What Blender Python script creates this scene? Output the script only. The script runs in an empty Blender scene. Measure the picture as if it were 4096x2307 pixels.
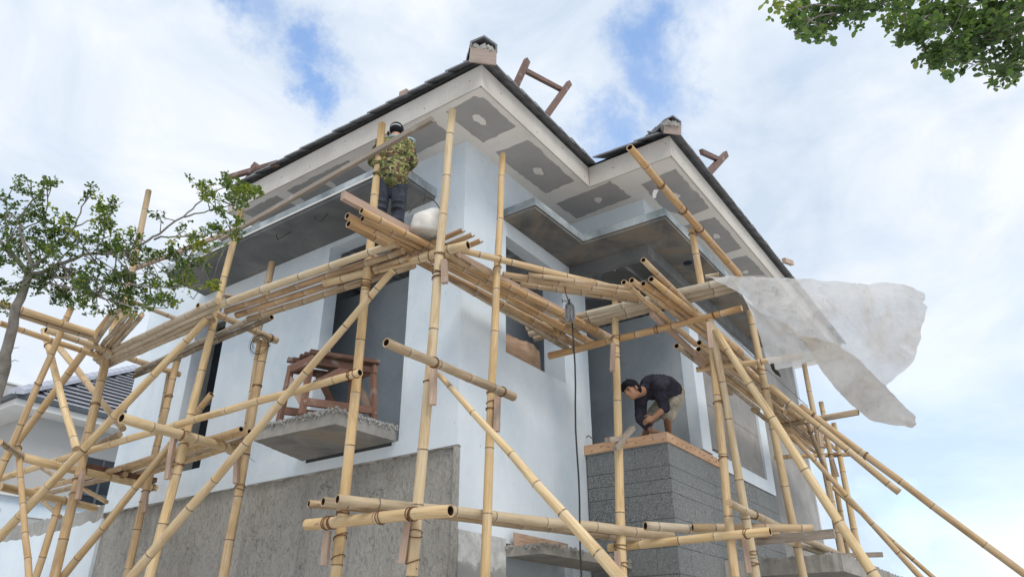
import bpy, bmesh, math, random
from math import radians, sin, cos, pi, sqrt
from mathutils import Vector, Matrix, noise as mnoise
random.seed(11)
scene = bpy.context.scene
COL = scene.collection
R = radians

# ------------------------------------------------------------------ measured data (metres, house corner at the origin)
CAM = {'loc': [-5.415, -4.436, 1.6], 'r': [0.575192, -0.818013, -0.002812], 'u': [-0.363347, -0.258567, 0.895055], 'b': [-0.732894, -0.513807, -0.445948], 'lens': 26.1495}
W = {
'panels':{'P1': [[-0.529, -0.131], [-0.56, -0.535], [-0.482, -0.603], [0.121, -0.619], [0.145, -0.136], [-0.31, -0.116]], 'P2': [[0.37, -0.15], [0.386, -0.24], [0.4, -0.586], [0.652, -0.615], [0.879, -0.596], [1.424, -0.606], [1.452, -0.163], [0.721, -0.127]], 'P3': [[1.736, -0.137], [1.712, -0.86], [1.685, -0.975], [2.167, -1.03], [2.214, -0.166]], 'P4': [[1.988, -1.262], [1.928, -1.756], [2.194, -1.749], [2.743, -1.772], [3.021, -1.753], [3.056, -1.421], [2.695, -1.25], [2.454, -1.258]], 'P5': [[3.247, -1.293], [3.277, -1.732], [3.742, -1.748], [4.329, -1.733], [4.342, -1.428], [3.751, -1.36]], 'P6': [[4.558, -1.427], [4.588, -1.719], [5.41, -1.747], [5.173, -1.414]], 'L1': [[-0.498, 0.78], [-0.475, 0.1], [-0.248, 0.085], [-0.158, 0.172], [-0.146, 0.655]], 'L2': [[-0.543, 2.507], [-0.51, 1.471], [-0.167, 1.358], [-0.178, 2.473]], 'L3': [[-0.573, 3.28], [-0.517, 2.773], [-0.251, 2.708], [-0.204, 3.369]]},
'patches':[[-0.219, -0.356], [0.994, -0.351], [1.984, -0.639], [2.475, -1.51], [3.786, -1.561], [5.1, -1.516], [-0.299, 1.962]],
'hook':[[0.369, -1.033, 4.991], [0.404, -1.012, 4.909], [0.435, -1.015, 4.862], [0.459, -1.013, 4.819]],
'pulley':[0.504, -0.996, 4.726],
'cable':[[0.56, -0.995, 4.632], [0.523, -0.995, 2.232]],
'px':0.004008,
'treeL':[([[-3.509, 1.089, 3.314], [-3.559, 1.004, 3.494], [-3.609, 0.91, 3.685], [-3.641, 0.821, 3.84], [-3.657, 0.764, 3.931]], 0.0374, 0.0254), ([[-3.654, 0.766, 3.924], [-3.746, 0.749, 3.984], [-3.876, 0.76, 4.072], [-4.026, 0.803, 4.157], [-4.181, 0.869, 4.223]], 0.02, 0.0077), ([[-3.657, 0.764, 3.931], [-3.654, 0.772, 3.992], [-3.683, 0.805, 4.076], [-3.759, 0.837, 4.239], [-3.784, 0.86, 4.33], [-3.77, 0.781, 4.471], [-3.804, 0.797, 4.584]], 0.016, 0.0042), ([[-3.659, 0.736, 3.967], [-3.608, 0.704, 4.055], [-3.571, 0.675, 4.163], [-3.523, 0.6, 4.304], [-3.526, 0.586, 4.46], [-3.508, 0.586, 4.564]], 0.012, 0.0035), ([[-3.645, 0.753, 3.924], [-3.587, 0.715, 3.949], [-3.546, 0.67, 4.008], [-3.492, 0.616, 4.055], [-3.439, 0.56, 4.107], [-3.334, 0.455, 4.131], [-3.235, 0.343, 4.171], [-3.174, 0.252, 4.25], [-3.128, 0.201, 4.31], [-3.062, 0.069, 4.428], [-3.024, -0.002, 4.522], [-2.957, -0.131, 4.635], [-2.888, -0.208, 4.684]], 0.0174, 0.0036), ([[-3.128, 0.283, 4.289], [-3.056, 0.135, 4.286], [-2.975, -0.027, 4.283], [-2.913, -0.167, 4.287], [-2.861, -0.296, 4.294]], 0.0071, 0.0028), ([[-3.04, 0.111, 4.454], [-3.005, -0.016, 4.459], [-2.964, -0.152, 4.464], [-2.903, -0.326, 4.481], [-2.875, -0.459, 4.505]], 0.0064, 0.0028), ([[-3.645, 0.76, 3.917], [-3.558, 0.581, 3.89], [-3.477, 0.416, 3.857], [-3.293, 0.119, 3.808], [-3.147, -0.136, 3.773], [-3.016, -0.38, 3.747]], 0.0107, 0.0026), ([[-3.643, 0.761, 3.912], [-3.533, 0.541, 3.818], [-3.404, 0.291, 3.725], [-3.28, 0.046, 3.635], [-3.179, -0.206, 3.591]], 0.0094, 0.0025), ([[-3.516, 0.62, 4.314], [-3.425, 0.6, 4.412], [-3.344, 0.584, 4.521], [-3.27, 0.576, 4.633]], 0.0056, 0.0024), ([[-3.793, 0.827, 4.307], [-3.838, 0.943, 4.397], [-3.872, 1.025, 4.508], [-3.941, 1.154, 4.622]], 0.0068, 0.0028), ([[-3.759, 0.837, 4.239], [-3.676, 0.741, 4.326], [-3.698, 0.729, 4.489], [-3.696, 0.734, 4.592], [-3.695, 0.738, 4.696]], 0.0055, 0.0023), ([[-3.452, 0.527, 4.091], [-3.386, 0.395, 3.986], [-3.317, 0.237, 3.907], [-3.225, 0.002, 3.875]], 0.0055, 0.0021), ([[-3.552, 0.653, 4.0], [-3.53, 0.639, 4.092], [-3.478, 0.577, 4.19], [-3.406, 0.528, 4.239], [-3.3, 0.431, 4.289]], 0.0067, 0.0028), ([[-3.312, 0.475, 4.147], [-3.26, 0.317, 4.094], [-3.157, 0.083, 4.044], [-3.076, -0.128, 4.005]], 0.0056, 0.0021), ([[-3.647, 0.778, 3.9], [-3.724, 0.773, 3.807], [-3.818, 0.781, 3.728]], 0.008, 0.0026), ([[-3.553, 1.021, 3.465], [-3.538, 0.987, 3.479], [-3.513, 0.945, 3.486]], 0.0033, 0.0016), ([[-3.54, 1.05, 3.41], [-3.506, 1.009, 3.4], [-3.497, 0.989, 3.41], [-3.48, 0.972, 3.4]], 0.0033, 0.0016)],
'crownL':[([-3.959, 0.35, 4.366], 0.067, 0.053, 20), ([-3.81, 0.491, 4.497], 0.08, 0.067, 30), ([-3.862, 0.959, 4.582], 0.059, 0.075, 25), ([-3.943, 0.648, 4.265], 0.053, 0.08, 24), ([-3.766, 0.687, 4.469], 0.102, 0.069, 32), ([-3.904, 0.436, 4.177], 0.16, 0.094, 62), ([-3.703, 0.525, 4.282], 0.107, 0.08, 40), ([-3.543, 0.519, 4.566], 0.067, 0.048, 20), ([-3.574, 0.094, 4.298], 0.107, 0.059, 40), ([-3.432, 0.286, 4.382], 0.091, 0.048, 34), ([-3.697, 0.162, 4.153], 0.12, 0.075, 40), ([-3.522, 0.309, 4.233], 0.107, 0.059, 34), ([-3.739, 1.04, 4.286], 0.134, 0.107, 66), ([-3.749, 0.514, 4.101], 0.187, 0.107, 100), ([-3.536, 0.582, 4.211], 0.16, 0.094, 85), ([-3.563, 0.086, 4.02], 0.16, 0.075, 70), ([-3.39, 0.174, 4.173], 0.075, 0.048, 22), ([-3.639, 1.007, 4.161], 0.187, 0.094, 95), ([-3.631, 0.438, 3.996], 0.187, 0.08, 95), ([-3.423, 0.495, 4.125], 0.16, 0.075, 76), ([-3.465, -0.001, 3.959], 0.134, 0.064, 45), ([-3.329, 0.118, 4.137], 0.053, 0.037, 12), ([-3.188, 0.16, 4.396], 0.053, 0.037, 14), ([-3.298, -0.349, 4.355], 0.059, 0.043, 16), ([-3.146, -0.248, 4.527], 0.064, 0.053, 22), ([-3.275, -0.615, 4.355], 0.064, 0.037, 18), ([-3.168, -0.308, 4.363], 0.069, 0.059, 22), ([-3.004, -0.276, 4.595], 0.075, 0.059, 40), ([-3.09, -0.665, 4.378], 0.075, 0.048, 55), ([-2.929, -0.514, 4.477], 0.048, 0.037, 34), ([-3.151, -0.683, 4.23], 0.091, 0.043, 44), ([-3.092, -0.385, 4.327], 0.08, 0.037, 26), ([-3.094, 0.09, 4.321], 0.059, 0.027, 12), ([-3.163, -0.349, 4.133], 0.075, 0.037, 20), ([-2.986, -0.252, 4.27], 0.08, 0.037, 28), ([-3.087, -0.637, 4.07], 0.064, 0.037, 40), ([-2.94, -0.451, 4.154], 0.037, 0.027, 22), ([-3.02, 0.039, 4.258], 0.107, 0.037, 40), ([-3.105, -0.34, 4.028], 0.064, 0.032, 40), ([-3.082, 0.032, 4.099], 0.134, 0.048, 66), ([-3.178, -0.359, 3.9], 0.064, 0.032, 44), ([-3.224, 0.062, 4.029], 0.134, 0.048, 50), ([-3.189, 0.4, 4.121], 0.107, 0.043, 34), ([-3.654, 0.582, 3.868], 0.134, 0.08, 56), ([-3.479, 0.724, 3.954], 0.187, 0.08, 110), ([-3.507, 0.188, 3.811], 0.187, 0.08, 110), ([-3.278, 0.253, 3.898], 0.16, 0.075, 90), ([-3.048, 0.329, 3.97], 0.16, 0.064, 80), ([-3.12, -0.127, 3.807], 0.107, 0.048, 50), ([-2.906, -0.044, 3.898], 0.096, 0.032, 50), ([-3.039, -0.415, 3.736], 0.032, 0.021, 26), ([-3.516, 0.674, 3.804], 0.16, 0.059, 90), ([-3.307, 0.763, 3.896], 0.16, 0.069, 100), ([-3.322, 0.242, 3.715], 0.16, 0.064, 95), ([-3.104, 0.318, 3.806], 0.147, 0.059, 85), ([-3.184, -0.144, 3.662], 0.107, 0.053, 60), ([-3.026, 0.039, 3.73], 0.059, 0.032, 26), ([-3.057, 0.494, 3.795], 0.107, 0.032, 40), ([-3.316, 0.278, 3.661], 0.107, 0.032, 40), ([-3.351, 0.68, 3.795], 0.08, 0.032, 34), ([-3.881, 0.64, 3.904], 0.08, 0.107, 46), ([-3.742, 0.923, 3.888], 0.08, 0.064, 28), ([-3.601, 1.213, 3.86], 0.037, 0.053, 14)],
'treeR':[([[-1.348, -5.389, 4.759], [-1.514, -5.145, 4.677], [-1.613, -4.999, 4.596], [-1.769, -4.842, 4.597], [-1.881, -4.698, 4.541], [-1.98, -4.572, 4.483], [-2.046, -4.475, 4.405]], 0.0146, 0.004), ([[-1.743, -4.874, 4.592], [-1.839, -4.78, 4.603], [-1.963, -4.632, 4.599], [-2.086, -4.463, 4.568], [-2.201, -4.289, 4.52], [-2.3, -4.13, 4.463], [-2.357, -4.017, 4.389]], 0.0102, 0.003), ([[-1.52, -4.99, 4.583], [-1.638, -4.839, 4.489], [-1.735, -4.718, 4.398], [-1.841, -4.608, 4.334], [-1.939, -4.52, 4.28]], 0.0083, 0.003), ([[-1.368, -5.198, 4.572], [-1.484, -4.996, 4.455], [-1.535, -4.903, 4.357], [-1.574, -4.828, 4.261]], 0.0083, 0.003), ([[-1.703, -4.795, 4.434], [-1.716, -4.729, 4.38], [-1.628, -4.792, 4.307], [-1.554, -4.889, 4.297]], 0.0051, 0.002), ([[-1.348, -5.389, 4.759], [-1.368, -5.198, 4.572], [-1.488, -5.028, 4.573], [-1.52, -4.99, 4.583]], 0.0115, 0.0073), ([[-2.23, -4.29, 4.494], [-2.392, -4.138, 4.473], [-2.516, -4.012, 4.42]], 0.0049, 0.0019)],
'crownR':[([-2.591, -4.031, 4.342], 0.055, 0.024, 40), ([-2.378, -4.056, 4.468], 0.063, 0.047, 80), ([-2.148, -4.065, 4.548], 0.071, 0.055, 120), ([-2.436, -4.026, 4.305], 0.04, 0.028, 30), ([-2.218, -4.165, 4.554], 0.089, 0.055, 120), ([-2.444, -4.122, 4.204], 0.044, 0.024, 36), ([-2.245, -4.253, 4.476], 0.079, 0.059, 90), ([-2.031, -4.263, 4.585], 0.044, 0.02, 20), ([-2.28, -4.363, 4.436], 0.079, 0.024, 60), ([-2.105, -4.309, 4.536], 0.04, 0.028, 24), ([-2.278, -4.474, 4.337], 0.059, 0.047, 70), ([-2.091, -4.434, 4.431], 0.051, 0.04, 50), ([-1.856, -4.472, 4.538], 0.059, 0.047, 80), ([-2.083, -4.506, 4.277], 0.059, 0.044, 60), ([-1.926, -4.58, 4.553], 0.079, 0.079, 130), ([-2.157, -4.56, 4.236], 0.059, 0.059, 80), ([-1.938, -4.689, 4.475], 0.099, 0.079, 170), ([-1.72, -4.682, 4.556], 0.079, 0.055, 90), ([-1.956, -4.746, 4.345], 0.079, 0.089, 150), ([-1.727, -4.862, 4.552], 0.119, 0.079, 200), ([-1.944, -4.891, 4.268], 0.079, 0.089, 180), ([-1.781, -4.821, 4.368], 0.079, 0.059, 100), ([-1.621, -4.765, 4.49], 0.059, 0.036, 50), ([-2.019, -4.544, 4.217], 0.059, 0.036, 70), ([-1.837, -4.517, 4.335], 0.028, 0.024, 24), ([-2.062, -4.607, 4.135], 0.071, 0.044, 90), ([-1.824, -4.706, 4.306], 0.067, 0.04, 80), ([-1.688, -4.582, 4.388], 0.04, 0.02, 26), ([-1.885, -4.72, 4.199], 0.079, 0.04, 80), ([-1.615, -4.833, 4.334], 0.079, 0.04, 70), ([-1.98, -4.687, 4.093], 0.036, 0.024, 24), ([-1.72, -4.777, 4.218], 0.047, 0.028, 40), ([-1.465, -4.858, 4.34], 0.051, 0.036, 46), ([-1.766, -4.8, 4.095], 0.028, 0.02, 20), ([-1.552, -4.9, 4.306], 0.032, 0.036, 24), ([-1.834, -4.858, 4.051], 0.02, 0.02, 10), ([-1.699, -4.907, 4.332], 0.047, 0.024, 20), ([-1.475, -4.917, 4.424], 0.04, 0.032, 20), ([-1.829, -5.105, 4.551], 0.138, 0.119, 260), ([-1.581, -5.307, 4.823], 0.158, 0.138, 260), ([-1.749, -5.372, 4.501], 0.178, 0.158, 300), ([-1.536, -5.277, 4.49], 0.158, 0.119, 260), ([-1.205, -5.543, 4.702], 0.158, 0.138, 260), ([-1.672, -5.135, 4.327], 0.119, 0.079, 160), ([-1.571, -5.1, 4.569], 0.099, 0.099, 200), ([-1.838, -5.389, 4.669], 0.158, 0.138, 240), ([-1.806, -4.984, 4.598], 0.119, 0.079, 200)],
'trunkR':[[-1.348, -5.389, 4.759]],
'tarp_top':[[0.963, -2.289, 4.933], [1.103, -2.57, 4.916], [1.325, -2.803, 4.931], [1.58, -3.003, 4.966], [1.845, -3.206, 4.989], [2.064, -3.421, 4.99], [2.211, -3.543, 5.001], [2.318, -3.715, 5.022], [2.506, -3.863, 4.997], [2.662, -3.956, 4.96]],
'tarp_low':[[1.113, -2.544, 4.756], [1.13, -2.596, 4.676], [1.21, -2.705, 4.559], [1.298, -2.828, 4.444], [1.396, -2.941, 4.3], [1.538, -3.048, 4.302], [1.713, -3.181, 4.28], [1.97, -3.287, 4.205], [2.219, -3.358, 4.102], [2.453, -3.42, 4.012]],
'tarp_right':[[2.662, -3.956, 4.96], [2.638, -3.937, 4.893], [2.582, -3.891, 4.847], [2.573, -3.912, 4.802], [2.582, -3.791, 4.564], [2.562, -3.761, 4.478], [2.543, -3.671, 4.321], [2.52, -3.576, 4.166], [2.453, -3.42, 4.012]],
'strip_a':[[1.298, -2.828, 4.444], [1.396, -2.941, 4.3], [1.538, -3.048, 4.302], [1.713, -3.181, 4.28], [1.97, -3.287, 4.205], [2.219, -3.358, 4.102], [2.453, -3.42, 4.012], [2.604, -3.506, 3.864], [2.741, -3.592, 3.737]],
'strip_b':[[1.31, -2.834, 4.431], [1.477, -2.949, 4.265], [1.69, -3.011, 4.078], [1.901, -3.06, 3.922], [2.14, -3.13, 3.789], [2.389, -3.237, 3.681], [2.573, -3.376, 3.653], [2.753, -3.53, 3.645]],
'sail_a':[[1.263, -2.514, 4.812], [1.42, -2.586, 4.749], [1.587, -2.708, 4.614], [1.751, -2.833, 4.49], [1.884, -2.932, 4.384], [1.991, -2.971, 4.254]],
'sail_b':[[1.323, -2.5, 4.809], [1.437, -2.525, 4.65], [1.55, -2.532, 4.474], [1.646, -2.531, 4.315], [1.744, -2.549, 4.174], [1.834, -2.579, 4.174]],
'knot':[1.763, -2.564, 4.16],
'jerry':[-1.081, -0.445, 5.06],
'holes':[([0.342, 0.637, 0.691], 0.0447, 0.9), ([0.374, 0.636, 0.675], 0.0421, 0.7), ([0.323, 0.641, 0.696], 0.0316, 0.6), ([0.437, 0.607, 0.664], 0.0447, 0.95), ([0.448, 0.626, 0.639], 0.0316, 0.95), ([0.671, 0.264, 0.693], 0.0526, 0.95), ([0.696, 0.273, 0.664], 0.05, 0.85), ([0.721, 0.256, 0.644], 0.0368, 0.55), ([0.713, 0.346, 0.61], 0.0421, 0.8), ([0.716, 0.366, 0.595], 0.0316, 0.6), ([0.979, 0.141, 0.149], 0.0447, 0.4), ([0.97, 0.171, 0.174], 0.0474, 0.25), ([0.985, 0.111, 0.13], 0.0316, 0.2), ([0.686, 0.176, 0.706], 0.0474, 0.3), ([0.883, -0.01, 0.47], 0.0368, 0.2), ([0.979, 0.068, 0.19], 0.1737, 0.22), ([0.948, -0.014, 0.319], 0.1368, 0.16), ([0.954, 0.181, 0.239], 0.0842, 0.18)],
'w2_head':[2.268, -0.769, 4.436],
'w2_crown':[2.271, -0.73, 4.522],
'w2_chin':[2.265, -0.848, 4.287],
'w2_nose':[2.187, -0.827, 4.277],
'w2_brow':[2.16, -0.81, 4.348],
'w2_ear':[2.377, -0.828, 4.461],
'w2_neck':[2.462, -0.845, 4.475],
'w2_shL':[2.463, -1.022, 4.498],
'w2_shR':[2.502, -0.772, 4.415],
'w2_chest':[2.591, -0.891, 4.54],
'w2_waist':[2.868, -0.953, 4.605],
'w2_pelvis':[3.068, -0.951, 4.587],
'w2_hipL':[3.042, -0.977, 4.527],
'w2_hipR':[3.135, -0.861, 4.554],
'w2_elL':[2.541, -1.049, 4.243],
'w2_wrL':[2.434, -0.938, 4.112],
'w2_haL':[2.38, -0.896, 4.084],
'w2_elR':[2.505, -0.744, 4.153],
'w2_cufR':[2.487, -0.773, 4.037],
'w2_wrR':[2.512, -0.876, 3.98],
'w2_haR':[2.542, -0.933, 3.974],
'w2_knL':[2.81, -0.96, 4.215],
'w2_anL':[3.046, -0.848, 4.012],
'w2_toL':[2.889, -0.873, 3.917],
'w2_knR':[2.771, -0.769, 4.239],
'w2_anR':[2.942, -0.548, 4.017],
'w2_toR':[2.803, -0.574, 3.938],
'w1':[-1.026, 0.116, 6.7],
'w1_sh':[-0.965, 0.201, 6.502],
'w1_hem':[-0.758, 0.296, 6.052],
'w1_knee':[-0.644, 0.377, 5.771],
'bench':[[-0.9, 1.152, 4.342], [-0.82, 1.706, 4.375], [-0.25, 0.918, 4.168]],
'wires':[[[-0.55, 1.921, 6.513], [-0.55, 1.853, 6.319], [-0.55, 1.729, 6.242], [-0.55, 1.625, 6.314]], [[-0.55, 2.631, 6.487], [-0.55, 2.522, 6.259], [-0.55, 2.276, 6.289]], [[-0.55, 0.394, 6.232], [-0.55, 0.418, 6.164], [-0.55, 0.326, 6.18]], [[-0.55, 0.077, 6.011], [-0.55, 0.103, 5.901]], [[-0.55, 4.25, 5.974], [-0.55, 4.156, 5.9], [-0.55, 4.074, 5.977]]],
'stirrups':[[[2.5, 0.03, 3.92], [2.5, 0.053, 4.013], [2.5, -0.029, 4.064], [2.5, -0.088, 4.015], [2.5, -0.094, 3.94]], [[3.791, -1.05, 3.96], [3.819, -1.05, 4.007], [4.026, -1.05, 4.055], [4.178, -1.05, 4.049]]],
'coil':[-0.62, 2.416, 4.82],
'guide':[[1.429, -1.905, 5.06], [3.659, -1.865, 5.02], [5.853, -1.899, 4.95]],
'rag':[[0.539, -2.017, 5.827], [0.565, -2.052, 5.824], [0.567, -2.026, 5.791], [0.577, -2.009, 5.756], [0.567, -1.992, 5.752], [0.548, -1.996, 5.788]],
'bld':[[5.068, 26.0, 10.854], [6.421, 26.0, 10.795], [0.84, 12.0, 4.489], [1.873, 12.0, 4.534], [1.609, 12.0, 4.224]],
'porch':[[0.78, -0.438, 2.506], [0.78, -0.439, 2.573], [0.842, -0.05, 2.696], [1.814, -0.05, 2.685]],
'knotwire':[2.822, -2.737, 4.492]}
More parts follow.
